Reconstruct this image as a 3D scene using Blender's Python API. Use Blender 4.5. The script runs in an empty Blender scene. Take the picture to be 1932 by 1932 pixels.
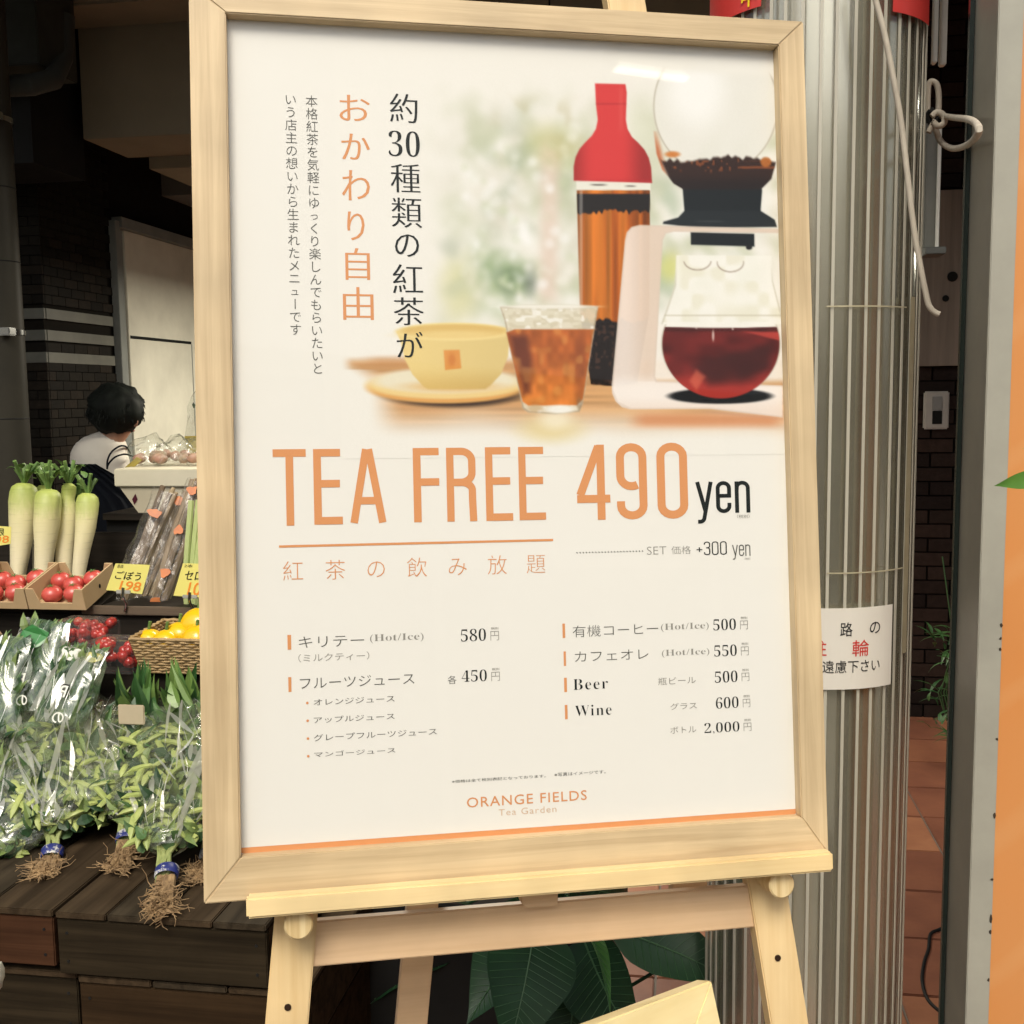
import bpy, bmesh, math, random
import numpy as np
from mathutils import Vector, Matrix, noise
R = math.radians
scene = bpy.context.scene
COL = scene.collection
random.seed(11)

# ------------------------------------------------------------------ camera
PITCH, ROLL, YAW = R(6.1), R(0.73), R(9.0)
EYE = Vector((0, 0, 1.5)); FPX = 2076.0; CPX = 966.0
FWD = Vector((0, math.cos(PITCH), -math.sin(PITCH)))
UP0 = Vector((0, math.sin(PITCH), math.cos(PITCH))); RT0 = Vector((1, 0, 0))
RT = math.cos(ROLL) * RT0 - math.sin(ROLL) * UP0
UP = math.sin(ROLL) * RT0 + math.cos(ROLL) * UP0
cd = bpy.data.cameras.new('camera'); cam = bpy.data.objects.new('camera', cd); COL.objects.link(cam)
cam.matrix_world = Matrix(((RT.x, UP.x, -FWD.x, EYE.x), (RT.y, UP.y, -FWD.y, EYE.y), (RT.z, UP.z, -FWD.z, EYE.z), (0, 0, 0, 1)))
cd.sensor_width = 36; cd.lens = 36 * FPX / 1932; cd.clip_end = 500; cd.clip_start = .02
scene.camera = cam

# ------------------------------------------------------------------ light
SUN_EL, SUN_AZ = R(50), R(188)          # high soft light from behind the viewer, overcast
w = bpy.data.worlds.new('World'); scene.world = w; w.use_nodes = True
nt = w.node_tree; sky = nt.nodes.new('ShaderNodeTexSky'); sky.sky_type = 'NISHITA'; sky.sun_disc = False
sky.sun_elevation = SUN_EL; sky.sun_rotation = SUN_AZ; sky.air_density = 1.0; sky.dust_density = 5.0; sky.ozone_density = .6
hs = nt.nodes.new('ShaderNodeHueSaturation'); hs.inputs['Saturation'].default_value = .35   # overcast: the blue is veiled by cloud
nt.links.new(sky.outputs[0], hs.inputs['Color']); nt.links.new(hs.outputs[0], nt.nodes['Background'].inputs[0]); nt.nodes['Background'].inputs[1].default_value = .11
sd = bpy.data.lights.new('sun', 'SUN'); sun = bpy.data.objects.new('sun', sd); COL.objects.link(sun)
sd.energy = 1.5; sd.angle = R(24); sd.color = (1, .91, .74)
sdir = Vector((math.sin(SUN_AZ) * math.cos(SUN_EL), math.cos(SUN_AZ) * math.cos(SUN_EL), math.sin(SUN_EL)))
sun.rotation_euler = sdir.to_track_quat('Z', 'Y').to_euler()
scene.view_settings.view_transform = 'Standard'; scene.view_settings.look = 'None'
scene.view_settings.gamma = 1; scene.view_settings.use_curve_mapping = False
scene.view_settings.exposure = 0.46

# ------------------------------------------------------------------ frames of reference
ER = Vector((math.cos(YAW), -math.sin(YAW), 0)); ED = Vector((math.sin(YAW), math.cos(YAW), 0))
B = Matrix.Rotation(-YAW, 4, 'Z')       # building axes: x along the shop front, y into the shop
def at(px, py, d):                      # the point on the sight line of a spot of the photo, d metres into the shop
    ray = FWD * FPX + RT * (px - CPX) - UP * (py - CPX)
    t = (d - EYE.dot(ED)) / ray.dot(ED); p = EYE + ray * t
    return Vector((p.dot(ER), p.dot(ED), p.z))
def atz(px, py, z):                     # the same, on the level z
    ray = FWD * FPX + RT * (px - CPX) - UP * (py - CPX)
    t = (z - EYE.z) / ray.z; p = EYE + ray * t
    return Vector((p.dot(ER), p.dot(ED), p.z))

# ------------------------------------------------------------------ materials
def lin(c):
    return tuple((x / 255 / 12.92) if x / 255 <= .04045 else ((x / 255 + .055) / 1.055) ** 2.4 for x in c)
def PM(name, c1, c2=None, rough=.6, scale=8, stretch=(1, 1, 1), metal=0, bump=0, bscale=40, detail=4, spec=.5, trans=0, contrast=(.3, .7), coat=0, distort=0, sub=0):
    m = bpy.data.materials.new(name); m.use_nodes = True; n = m.node_tree.nodes; l = m.node_tree.links
    p = n['Principled BSDF']; p.inputs['Roughness'].default_value = rough; p.inputs['Metallic'].default_value = metal
    p.inputs['Specular IOR Level'].default_value = spec; p.inputs['Coat Weight'].default_value = coat
    if trans: p.inputs['Transmission Weight'].default_value = trans
    tc = n.new('ShaderNodeTexCoord'); mp = n.new('ShaderNodeMapping'); mp.inputs['Scale'].default_value = stretch
    oi = n.new('ShaderNodeObjectInfo'); va = n.new('ShaderNodeVectorMath'); va.operation = 'SCALE'; va.inputs[3].default_value = 7.3
    cx = n.new('ShaderNodeCombineXYZ'); l.new(oi.outputs['Random'], cx.inputs[0]); l.new(oi.outputs['Random'], cx.inputs[2]); l.new(cx.outputs[0], va.inputs[0])
    ad = n.new('ShaderNodeVectorMath'); l.new(tc.outputs['Object'], mp.inputs[0]); l.new(mp.outputs[0], ad.inputs[0]); l.new(va.outputs[0], ad.inputs[1])
    nz = n.new('ShaderNodeTexNoise'); nz.inputs['Scale'].default_value = scale; nz.inputs['Detail'].default_value = detail
    nz.inputs['Distortion'].default_value = distort; nz.inputs['Roughness'].default_value = .62
    l.new(ad.outputs[0], nz.inputs['Vector'])
    cr = n.new('ShaderNodeValToRGB'); cr.color_ramp.elements[0].position = contrast[0]; cr.color_ramp.elements[1].position = contrast[1]
    c2 = c2 or tuple(x * .8 for x in c1)
    cr.color_ramp.elements[0].color = (*c2, 1); cr.color_ramp.elements[1].color = (*c1, 1)
    l.new(nz.outputs[0], cr.inputs[0]); l.new(cr.outputs[0], p.inputs['Base Color'])
    if name.startswith(('oak', 'pine', 'pinkish', 'blond', 'dark_crate', 'worn')):
        n3_ = n.new('ShaderNodeTexNoise'); n3_.inputs['Scale'].default_value = 9; n3_.inputs['Detail'].default_value = 3; mr = n.new('ShaderNodeMapRange'); mr.inputs[1].default_value = .3; mr.inputs[2].default_value = .7; mr.inputs[3].default_value = .84; mr.inputs[4].default_value = 1.08
        m3 = n.new('ShaderNodeVectorMath'); m3.operation = 'SCALE'; l.new(tc.outputs['Object'], n3_.inputs['Vector']); l.new(n3_.outputs[0], mr.inputs[0]); l.new(cr.outputs[0], m3.inputs[0]); l.new(mr.outputs[0], m3.inputs[3])
        vk = n.new('ShaderNodeTexVoronoi'); vk.inputs['Scale'].default_value = 5.5; kr = n.new('ShaderNodeMapRange'); kr.inputs[1].default_value = .02; kr.inputs[2].default_value = .06; kr.inputs[3].default_value = .62; kr.inputs[4].default_value = 1
        l.new(ad.outputs[0], vk.inputs['Vector']); l.new(vk.outputs[0], kr.inputs[0]); m4 = n.new('ShaderNodeVectorMath'); m4.operation = 'SCALE'; l.new(m3.outputs[0], m4.inputs[0]); l.new(kr.outputs[0], m4.inputs[3]); l.new(m4.outputs[0], p.inputs['Base Color'])
    if bump:
        b = n.new('ShaderNodeBump'); b.inputs['Strength'].default_value = bump; b.inputs['Distance'].default_value = .002
        n2 = n.new('ShaderNodeTexNoise'); n2.inputs['Scale'].default_value = bscale; n2.inputs['Detail'].default_value = 5
        l.new(ad.outputs[0], n2.inputs['Vector']); l.new(n2.outputs[0], b.inputs['Height']); l.new(b.outputs[0], p.inputs['Normal'])
    if sub: p.inputs['Subsurface Weight'].default_value = sub; p.inputs['Subsurface Radius'].default_value = (.01, .01, .005)
    return m
def clear_mat(name, tint=(1, 1, 1), gloss=.06, grough=.03, diff=0.0, dcol=(.8, .8, .8), bump=0, bscale=30, fres=True, milky=0):
    # thin clear sheet: transparent + mirror layer (+ a little milky diffuse)
    m = bpy.data.materials.new(name); m.use_nodes = True; n = m.node_tree.nodes; l = m.node_tree.links
    n.remove(n['Principled BSDF']); out = n['Material Output']
    t = n.new('ShaderNodeBsdfTransparent'); t.inputs[0].default_value = (*tint, 1)
    g = n.new('ShaderNodeBsdfAnisotropic') if False else n.new('ShaderNodeBsdfGlossy'); g.inputs['Roughness'].default_value = grough
    mx = n.new('ShaderNodeMixShader')
    if fres:
        lw = n.new('ShaderNodeLayerWeight'); lw.inputs[0].default_value = .5
        pw = n.new('ShaderNodeMath'); pw.operation = 'POWER'; pw.inputs[1].default_value = 4
        ma = n.new('ShaderNodeMath'); ma.operation = 'MULTIPLY_ADD'; ma.inputs[1].default_value = .6; ma.inputs[2].default_value = gloss; ma.use_clamp = True
        l.new(lw.outputs[1], pw.inputs[0]); l.new(pw.outputs[0], ma.inputs[0]); l.new(ma.outputs[0], mx.inputs[0])
    else: mx.inputs[0].default_value = gloss
    l.new(g.outputs[0], mx.inputs[2])
    if diff:
        d = n.new('ShaderNodeBsdfDiffuse'); d.inputs[0].default_value = (*dcol, 1); m2 = n.new('ShaderNodeMixShader'); m2.inputs[0].default_value = diff
        tl = n.new('ShaderNodeBsdfTranslucent'); tl.inputs[0].default_value = (*dcol, 1); m3 = n.new('ShaderNodeMixShader'); m3.inputs[0].default_value = .4
        l.new(d.outputs[0], m3.inputs[1]); l.new(tl.outputs[0], m3.inputs[2])
        l.new(t.outputs[0], m2.inputs[1]); l.new(m3.outputs[0], m2.inputs[2]); l.new(m2.outputs[0], mx.inputs[1])
    else: l.new(t.outputs[0], mx.inputs[1])
    if bump:
        tc = n.new('ShaderNodeTexCoord'); nz = n.new('ShaderNodeTexNoise'); nz.inputs['Scale'].default_value = bscale; nz.inputs['Detail'].default_value = 3
        nz.inputs['Distortion'].default_value = 1.5
        b = n.new('ShaderNodeBump'); b.inputs['Strength'].default_value = bump; b.inputs['Distance'].default_value = .01
        l.new(tc.outputs['Object'], nz.inputs['Vector']); l.new(nz.outputs[0], b.inputs['Height']); l.new(b.outputs[0], g.inputs['Normal'])
        if fres: l.new(b.outputs[0], lw.inputs['Normal'])
    l.new(mx.outputs[0], out.inputs[0]); return m
def flat(name, c, rough=.6, spec=.15): return PM(name, c, tuple(x * .96 for x in c), rough=rough, spec=spec, scale=3)

# ------------------------------------------------------------------ mesh building
class MB:
    def __init__(s): s.v = []; s.f = []
    def add(s, vs, fs, M=None):
        o = len(s.v); s.v += [tuple(M @ Vector(v)) if M else tuple(v) for v in vs]; s.f += [tuple(i + o for i in f) for f in fs]; return s
    def box(s, lo, hi, M=None, bev=0):
        x0, y0, z0 = lo; x1, y1, z1 = hi
        vs = [(x0, y0, z0), (x1, y0, z0), (x1, y1, z0), (x0, y1, z0), (x0, y0, z1), (x1, y0, z1), (x1, y1, z1), (x0, y1, z1)]
        fs = [(0, 3, 2, 1), (4, 5, 6, 7), (0, 1, 5, 4), (1, 2, 6, 5), (2, 3, 7, 6), (3, 0, 4, 7)]
        if bev: return s.bevd(vs, fs, bev, M)
        return s.add(vs, fs, M)
    def bevd(s, vs, fs, bev, M=None, seg=2):
        bm = bmesh.new(); bv = [bm.verts.new(v) for v in vs]
        for f in fs: bm.faces.new([bv[i] for i in f])
        bmesh.ops.recalc_face_normals(bm, faces=bm.faces)
        bmesh.ops.bevel(bm, geom=list(bm.edges), offset=bev, segments=seg, affect='EDGES', clamp_overlap=True)
        bm.verts.index_update()
        s.add([v.co[:] for v in bm.verts], [[v.index for v in f.verts] for f in bm.faces], M); bm.free(); return s
    def prism(s, poly, y0, y1, bev=0, M=None):       # polygon in x,z extruded along y
        n = len(poly); vs = [(x, y0, z) for x, z in poly] + [(x, y1, z) for x, z in poly]
        fs = [tuple(range(n)), tuple(range(2 * n - 1, n - 1, -1))] + [(i, i + n, (i + 1) % n + n, (i + 1) % n) for i in range(n)]
        return s.bevd(vs, fs, bev, M) if bev else s.add(vs, fs, M)
    def tube(s, pts, r, n=8, cap=True, flatz=1):
        pts = [Vector(p) for p in pts]; m = len(pts); o = []; fs = []
        rr = r if callable(r) else (lambda t: r)
        ref = Vector((0, 0, 1)); a = None
        for i, p in enumerate(pts):
            d = (pts[min(i + 1, m - 1)] - pts[max(i - 1, 0)]).normalized()
            if a is None:
                a = d.cross(ref);  a = d.cross(Vector((1, 0, 0))) if a.length < .1 else a
            a = (a - d * a.dot(d)).normalized(); b = d.cross(a); q = rr(i / (m - 1))
            for k in range(n):
                t = 2 * math.pi * k / n; o.append(p + a * (math.cos(t) * q) + b * (math.sin(t) * q * flatz))
        for i in range(m - 1):
            for k in range(n):
                k2 = (k + 1) % n; fs.append((i * n + k, i * n + k2, (i + 1) * n + k2, (i + 1) * n + k))
        if cap: fs += [tuple(range(n - 1, -1, -1)), tuple(range((m - 1) * n, m * n))]
        return s.add(o, fs)
    def lathe(s, prof, n=24, M=None, a0=0, a1=2 * math.pi):   # prof: (r,z)
        full = abs(a1 - a0 - 2 * math.pi) < 1e-6; k = n if full else n + 1; vs = []; fs = []
        for r_, z in prof:
            for i in range(k):
                t = a0 + (a1 - a0) * i / n; vs.append((math.cos(t) * r_, math.sin(t) * r_, z))
        for j in range(len(prof) - 1):
            for i in range(n):
                i2 = (i + 1) % k; fs.append((j * k + i, j * k + i2, (j + 1) * k + i2, (j + 1) * k + i))
        return s.add(vs, fs, M)
    def ball(s, c, rad, n=14, bump=0, seed=0, M=None):
        prof_n = max(5, n // 2); vs = []; fs = []
        for j in range(prof_n + 1):
            ph = math.pi * j / prof_n
            for i in range(n):
                t = 2 * math.pi * i / n; d = Vector((math.sin(ph) * math.cos(t), math.sin(ph) * math.sin(t), math.cos(ph)))
                k = 1 + bump * noise.noise(d * 2.2 + Vector((seed, seed, 0)))
                vs.append((c[0] + d.x * rad[0] * k, c[1] + d.y * rad[1] * k, c[2] + d.z * rad[2] * k))
        for j in range(prof_n):
            for i in range(n): i2 = (i + 1) % n; fs.append((j * n + i, (j + 1) * n + i, (j + 1) * n + i2, j * n + i2))
        return s.add(vs, fs, M)
    def leaf(s, base, tip, wid, up=(0, 0, 1), sag=.15, n=5, fold=.25):
        b, t = Vector(base), Vector(tip); d = t - b; L = d.length; dn = d.normalized(); u = Vector(up); side = dn.cross(u)
        side = side.normalized() if side.length > .01 else Vector((1, 0, 0)); nn = side.cross(dn)
        vs = []; fs = []
        for i in range(n + 1):
            q = i / n; wd = wid * .62 * math.sin(math.pi * (q * .96 + .04) ** .72) ** .9 * (1 - q) ** .3 if q < 1 else 0
            c = b + d * q + nn * (sag * L * math.sin(q * math.pi * .9))
            vs += [c - side * wd + nn * wd * fold, c, c + side * wd + nn * wd * fold]
        for i in range(n):
            k = i * 3; fs += [(k, k + 1, k + 4, k + 3), (k + 1, k + 2, k + 5, k + 4)]
        return s.add(vs, fs)
    def mesh(s, name, off=(0, 0, 0), smooth=False):
        me = bpy.data.meshes.new(name); ox, oy, oz = off
        me.from_pydata([(a - ox, b - oy, c - oz) for a, b, c in s.v], [], s.f); me.validate()
        if smooth: me.polygons.foreach_set('use_smooth', [True] * len(me.polygons)); me.set_sharp_from_angle(angle=R(40))
        return me

OFF = {}
def thing(name, label, cat, loc=(0, 0, 0), group=None, M=None, kind=None):
    o = bpy.data.objects.new(name, None); COL.objects.link(o); o.empty_display_size = .05
    o.matrix_world = M if M is not None else B @ Matrix.Translation(Vector(loc)); OFF[o.name] = Vector((0, 0, 0)) if M is not None else Vector(loc)
    if label: o['label'] = label
    if cat: o['category'] = cat
    if group: o['group'] = group
    if kind: o['kind'] = kind
    return o
def part(name, mb, mat, par, label=None, smooth=False, kind=None):
    off = OFF[par.name]; me = mb.mesh(name, off, smooth) if isinstance(mb, MB) else mb
    o = bpy.data.objects.new(name, me); COL.objects.link(o); o.parent = par; OFF[o.name] = off
    if mat is not None: me.materials.clear(); me.materials.append(mat)
    if label: o['label'] = label
    if kind: o['kind'] = kind
    return o
def solo(name, mb, mat, label, cat, loc, group=None, smooth=False, kind=None, M=None):
    o = bpy.data.objects.new(name, mb.mesh(name, loc if M is None else (0, 0, 0), smooth)); COL.objects.link(o)
    o.matrix_world = M if M is not None else B @ Matrix.Translation(Vector(loc)); OFF[o.name] = Vector(loc) if M is None else Vector((0, 0, 0))
    o.data.materials.append(mat)
    if label: o['label'] = label
    if cat: o['category'] = cat
    if group: o['group'] = group
    if kind: o['kind'] = kind
    return o
def struct(name, mb, mat, smooth=False, loc=(0, 0, 0)): return solo(name, mb, mat, None, None, loc, kind='structure', smooth=smooth)
def inst(name, me, par, M):
    o = bpy.data.objects.new(name, me); COL.objects.link(o); o.parent = par; o.matrix_local = Matrix.Translation(-OFF[par.name]) @ M; return o
def copy_thing(root, loc, rotz=0, label=None, scale=1):
    r = root.copy(); COL.objects.link(r); OFF[r.name] = OFF[root.name]
    r.matrix_world = B @ Matrix.Translation(Vector(loc)) @ Matrix.Rotation(rotz, 4, 'Z') @ Matrix.Scale(scale, 4)
    if label: r['label'] = label
    for c in list(root.children):
        k = c.copy(); COL.objects.link(k); k.parent = r
        for g in c.children: q = g.copy(); COL.objects.link(q); q.parent = k
    return r

# ------------------------------------------------------------------ lettering
def font_mesh(text, off=0.0, res=3, space=1.0):
    c = bpy.data.curves.new('t', 'FONT'); c.body = text; c.resolution_u = res; c.offset = off; c.space_character = space
    o = bpy.data.objects.new('t', c); COL.objects.link(o)
    dg = bpy.context.evaluated_depsgraph_get(); dg.update(); me = bpy.data.meshes.new_from_object(o.evaluated_get(dg))
    n = len(me.vertices); co = np.zeros(n * 3); me.vertices.foreach_get('co', co); fs = [tuple(p.vertices) for p in me.polygons]
    bpy.data.objects.remove(o); bpy.data.curves.remove(c); bpy.data.meshes.remove(me)
    return co.reshape(-1, 3)[:, :2], fs
def serif(t):
    o = ''
    for ch in t:
        if 'A' <= ch <= 'Z': o += chr(0x1D400 + ord(ch) - 65)
        elif 'a' <= ch <= 'z': o += chr(0x1D41A + ord(ch) - 97)
        elif '0' <= ch <= '9': o += chr(0x1D7CE + ord(ch) - 48)
        else: o += ch
    return o
_fc = {}
def glyphs(text, off=0, space=1.0):
    k = (text, off, space)
    if k not in _fc: _fc[k] = font_mesh(text, off, space=space)
    return _fc[k]
# stroke font, condensed sans: unit cap height, widths as listed
def S_(pts, w): return (pts, w)
def arc(cx, cy, rx, ry, a0, a1, n=10): return [(cx + rx * math.cos(R(a0 + (a1 - a0) * i / n)), cy + ry * math.sin(R(a0 + (a1 - a0) * i / n))) for i in range(n + 1)]
def stroke_glyph(ch, w):
    h = w / 2
    if ch == 'T': return .43, [[(0, 1 - h), (.43, 1 - h)], [(.215, 1 - w), (.215, 0)]]
    if ch == 'E': return .37, [[(h, 0), (h, 1)], [(w, 1 - h), (.35, 1 - h)], [(w, .54), (.34, .54)], [(w, h), (.37, h)]]
    if ch == 'F': return .34, [[(h, 0), (h, 1)], [(w, 1 - h), (.34, 1 - h)], [(w, .54), (.34, .54)]]
    if ch == 'A': return .47, [[(h * .9, 0), (.235 - h * .35, 1)], [(.47 - h * .9, 0), (.235 + h * .35, 1)], [(.13, .30), (.34, .30)]]
    if ch == 'R': return .40, [[(h, 0), (h, 1)], [(w, 1 - h), (.2, 1 - h)] + arc(.2, 1 - h - .13, .2 - h, .13, 90, 0)[1:] + [(.4 - h, .68)] + arc(.2, .66, .2 - h, .13, 0, -90)[1:] + [(w, .53)], [(.2, .53)] + arc(.2, .42, .2 - h, .11, 90, 0)[1:] + [(.4 - h, .3), (.4 - h * .8, 0)]]
    if ch == '0': return .40, [[(h, .5)] + [(h, .8)] + arc(.2, .82, .2 - h, .18 - h, 180, 0) + [(.4 - h, .5), (.4 - h, .2)] + arc(.2, .18, .2 - h, .18 - h, 0, -180) + [(h, .5)]]
    if ch == '9': return .40, [[(h, .65)] + arc(.2, .82, .2 - h, .18 - h, 180, 0) + [(.4 - h, .5), (.4 - h, .2)] + arc(.2, .18, .2 - h, .18 - h, 0, -180) + [(h, .24)], [(h, .65)] + arc(.2, .57, .2 - h, .16 - h * .5, 180, 300)]
    if ch == '4': return .44, [[(.44 - w * 1.15, 0), (.44 - w * 1.15, 1)], [(.44 - w * 1.4, .98), (h * .8, .33)], [(0, .27 + h * .2), (.44, .27 + h * .2)]]
    if ch == '3': return .38, [[(h, .78)] + arc(.19, .83, .19 - h, .17 - h, 180, 0) + [(.38 - h, .68)] + arc(.19, .66, .19 - h, .12, 0, -90) + [(.14, .54)], [(.14, .54), (.19, .54)] + arc(.19, .40, .19 - h, .14, 90, 0)[1:] + [(.38 - h, .2)] + arc(.19, .17, .19 - h, .17 - h, 0, -180) + [(h, .22)]]
    if ch == '+': return .34, [[(0, .42), (.34, .42)], [(.17, .25), (.17, .59)]]
    if ch == 'y': return .30, [[(h * .6, .62), (.17, .02)], [(.30 - h * .6, .62), (.14, -.10)] + arc(.06, -.09, .08, .07, 0, -90)[2:] + [(.02, -.16)]]
    if ch == 'e': return .29, [[(h, .34), (.29 - h, .34), (.29 - h, .47)] + arc(.145, .49, .145 - h, .14 - h, 0, 180) + [(h, .3), (h, .16)] + arc(.145, .14, .145 - h, .14 - h, 180, 360) + [(.29 - h, .2)]]
    if ch == 'n': return .29, [[(h, 0), (h, .62)], [(h, .44)] + arc(.145, .49, .145 - h, .14 - h, 160, 0) + [(.29 - h, .3), (.29 - h, 0)]]
    return .2, []
def stroke_text(text, w, gap=.1):
    V = []; Fs = []; x = 0; lay = []
    for ch in text:
        if ch == ' ': x += .24; continue
        wd, sts = stroke_glyph(ch, w)
        for si, st in enumerate(sts):
            P = [Vector((a, b)) for a, b in st]; P = [p for i, p in enumerate(P) if i == 0 or (p - P[i - 1]).length > 1e-4]
            closed = (P[0] - P[-1]).length < 1e-4; o = len(V)
            for i, p in enumerate(P):
                a = P[i - 1] if i else (P[-2] if closed else None); c = P[i + 1] if i < len(P) - 1 else (P[1] if closed else None)
                d1 = (p - a).normalized() if a is not None else None; d2 = (c - p).normalized() if c is not None else None
                d1 = d1 or d2; d2 = d2 or d1; nrm = Vector((-(d1 + d2).y, (d1 + d2).x)).normalized()
                cs = max(.5, nrm.dot(Vector((-d1.y, d1.x)))); q = nrm * (w / 2 / cs)
                V += [(p.x + x + q.x, p.y + q.y), (p.x + x - q.x, p.y - q.y)]; lay += [si, si]
            for i in range(len(P) - 1): Fs.append((o + 2 * i, o + 2 * i + 1, o + 2 * i + 3, o + 2 * i + 2))
        x += wd + gap
    return np.array(V), Fs, np.array(lay)

# ================================================================== THE PANEL (framed poster)
WI, HI = .584, .836
Ox, Oy, Oz = -.28729, -.4974, 1.1127
def c2w(v): return RT * v[0] - UP * v[1] + FWD * v[2]
ax = c2w((.57518, -.0111, .10207)).normalized(); az = -c2w((.0194, .84053, -.02011)); az = (az - ax * az.dot(ax)).normalized(); ay = az.cross(ax)
po = EYE + c2w((Ox, Oy, Oz))
MP = Matrix(((ax.x, ay.x, az.x, po.x), (ax.y, ay.y, az.y, po.y), (ax.z, ay.z, az.z, po.z), (0, 0, 0, 1)))   # x right, y back, z up, origin at the picture's top left corner
MPi = MP.inverted()
def uv(px, py, y=0.0):                  # a spot of the photo on the panel plane -> panel x, z
    ray = MPi.to_3x3() @ (FWD * FPX + RT * (px - CPX) - UP * (py - CPX)); e = MPi @ EYE
    t = (y - e.y) / ray.y; p = e + ray * t; return p.x, p.z
def pxy(U, Z, y=0.0):                    # inverse, arrays
    Wd = [po[i] + ax[i] * U + ay[i] * y + az[i] * Z for i in range(3)]
    d = [Wd[i] - EYE[i] for i in range(3)]; zc = sum(d[i] * FWD[i] for i in range(3))
    return CPX + FPX * sum(d[i] * RT[i] for i in range(3)) / zc, CPX - FPX * sum(d[i] * UP[i] for i in range(3)) / zc

PAPER = (.715, .705, .655)
white = np.array(lin((241, 236, 222)))
def ink(rgb): return tuple(float(np.clip(lin(rgb)[i] / white[i] * PAPER[i], 0.002, 1)) for i in range(3))
m_paper = PM('poster_paper', PAPER, tuple(x * .985 for x in PAPER), rough=.6, scale=3, spec=.15)
m_orange = flat('orange_ink', ink((226, 154, 98))); m_black = flat('black_ink', ink((28, 34, 32))); m_grey = flat('grey_ink', ink((92, 92, 84)))
m_grey2 = flat('pale_grey_ink', ink((150, 146, 134))); m_red = flat('red_ink', ink((214, 60, 50)))
OAK = lin((228, 203, 150)); OAK2 = lin((196, 165, 112))
def wood(name, c1, c2, axis, rough=.5, fine=60):
    st = [1, 1, 1]; st['xyz'.index(axis)] = .035
    return PM(name, c1, c2, rough=rough, scale=fine * 1.5, stretch=tuple(st), bump=.15, bscale=fine * 3, detail=9, contrast=(.36, .60), distort=.5)
frm_h = wood('oak_veneer_across', (.63, .487, .29), (.50, .37, .21), 'x'); frm_v = wood('oak_veneer_upright', (.63, .487, .29), (.50, .37, .21), 'z')
pine_x = wood('pine_across', (.80, .62, .33), (.72, .53, .26), 'x', .42, 35); pine_z = wood('pine_upright', (.78, .59, .32), (.69, .49, .24), 'z', .42, 35)
pine_y = wood('pine_end', (.80, .64, .36), (.60, .43, .2), 'z', .5, 90)
beech = wood('pinkish_pine_across', (.76, .54, .33), (.66, .45, .26), 'x', .45, 30)

P = thing('framed_poster', 'large pale wooden frame with the white TEA FREE 490 yen menu, standing on the easel', 'poster', M=MP)
OFF[P.name] = Vector((0, 0, 0))
FL, FR, FT, FB, Y0, Y1 = .0355, .030, .028, .0425, -.014, .016
E_ = .001
x0, x1, z0, z1 = -E_, WI + E_, -HI - E_, E_
rails = [('v', [(x0, z1), (x0 - FL, z1 + FT), (x0 - FL, z0 - FB), (x0, z0)]), ('v', [(x1, z1), (x1, z0), (x1 + FR, z0 - FB), (x1 + FR, z1 + FT)]),
         ('h', [(x0, z1), (x1, z1), (x1 + FR, z1 + FT), (x0 - FL, z1 + FT)]), ('h', [(x0, z0), (x0 - FL, z0 - FB), (x1 + FR, z0 - FB), (x1, z0)])]
for k, pl in rails: part('frame_rail', MB().prism(pl, Y0, Y1, bev=.0012), frm_v if k == 'v' else frm_h, P)
part('backing_board', MB().box((x0 - .02, .006, z0 - .02), (x1 + .02, .010, z1 + .02)), flat('brown_hardboard', (.18, .11, .06)), P)
sheet = part('poster_sheet', MB().box((x0 - .004, .0008, z0 - .004), (x1 + .004, .0022, z1 + .004)), m_paper, P)
gl = clear_mat('poster_acrylic', gloss=.017, grough=.02)
part('glass_pane', MB().add([(x0 - .003, -.004, z0 - .003), (x1 + .003, -.004, z0 - .003), (x1 + .003, -.004, z1 + .003), (x0 - .003, -.004, z1 + .003)], [(0, 1, 2, 3)]), gl, P)

def put(V, Fs, box, mat, par=sheet, lay=None, layers=(0,), nm='lettering', y=.0005):
    lo = V.min(0); hi = V.max(0); sx = (box[2] - box[0]) / max(hi[0] - lo[0], 1e-6); sz = (box[3] - box[1]) / max(hi[1] - lo[1], 1e-6)
    mb = MB()
    for i, dx in enumerate(layers):
        vs = [(box[0] + (a - lo[0]) * sx + dx, y - .00005 * i - (.00003 * lay[k] if lay is not None else 0), box[1] + (b - lo[1]) * sz) for k, (a, b) in enumerate(V)]
        mb.add(vs, [f[::-1] for f in Fs])
    return part(nm, mb, mat, par)
def hbox(b):                            # photo box of a line of print -> panel box (x0,z0,x1,z1)
    ym = (b[1] + b[3]) / 2; return (uv(b[0], ym)[0], uv(b[0], b[3])[1], uv(b[2], ym)[0], uv(b[2], b[1])[1])
def vbox(b):
    xm = (b[0] + b[2]) / 2; c = (uv(b[0], (b[1] + b[3]) / 2)[0], uv(xm, b[3])[1], uv(b[2], (b[1] + b[3]) / 2)[0], uv(xm, b[1])[1]); return c
MIN = (-.0005, .0, .0005)                # thicker uprights, thin cross strokes
for ch, b in [('約', (736.5, 177, 787, 231)), ('30', (733, 247, 792, 295)), ('種', (738, 309.5, 792, 363)), ('類', (740, 373, 795, 429)), ('の', (746, 442, 790, 484)), ('紅', (742, 499, 797, 553)), ('茶', (744, 561, 798.5, 613)), ('が', (749.5, 626, 797, 674))]:
    s = ch == '30'; V, F = glyphs(serif(ch) if s else ch, -.0165 if s else -.014)
    put(V, F, vbox(b), m_black, layers=(0,) if s else MIN, y=.0003)
for ch, b in [('お', (641, 179, 697, 228)), ('か', (645, 252, 697, 301)), ('わ', (646, 321, 697, 378)), ('り', (656, 399, 687, 453)), ('自', (652.5, 468, 697, 528)), ('由', (648, 541.5, 704, 603.5))]:
    V, F = glyphs(ch, -.010); put(V, F, vbox(b), m_orange, layers=MIN)
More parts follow.
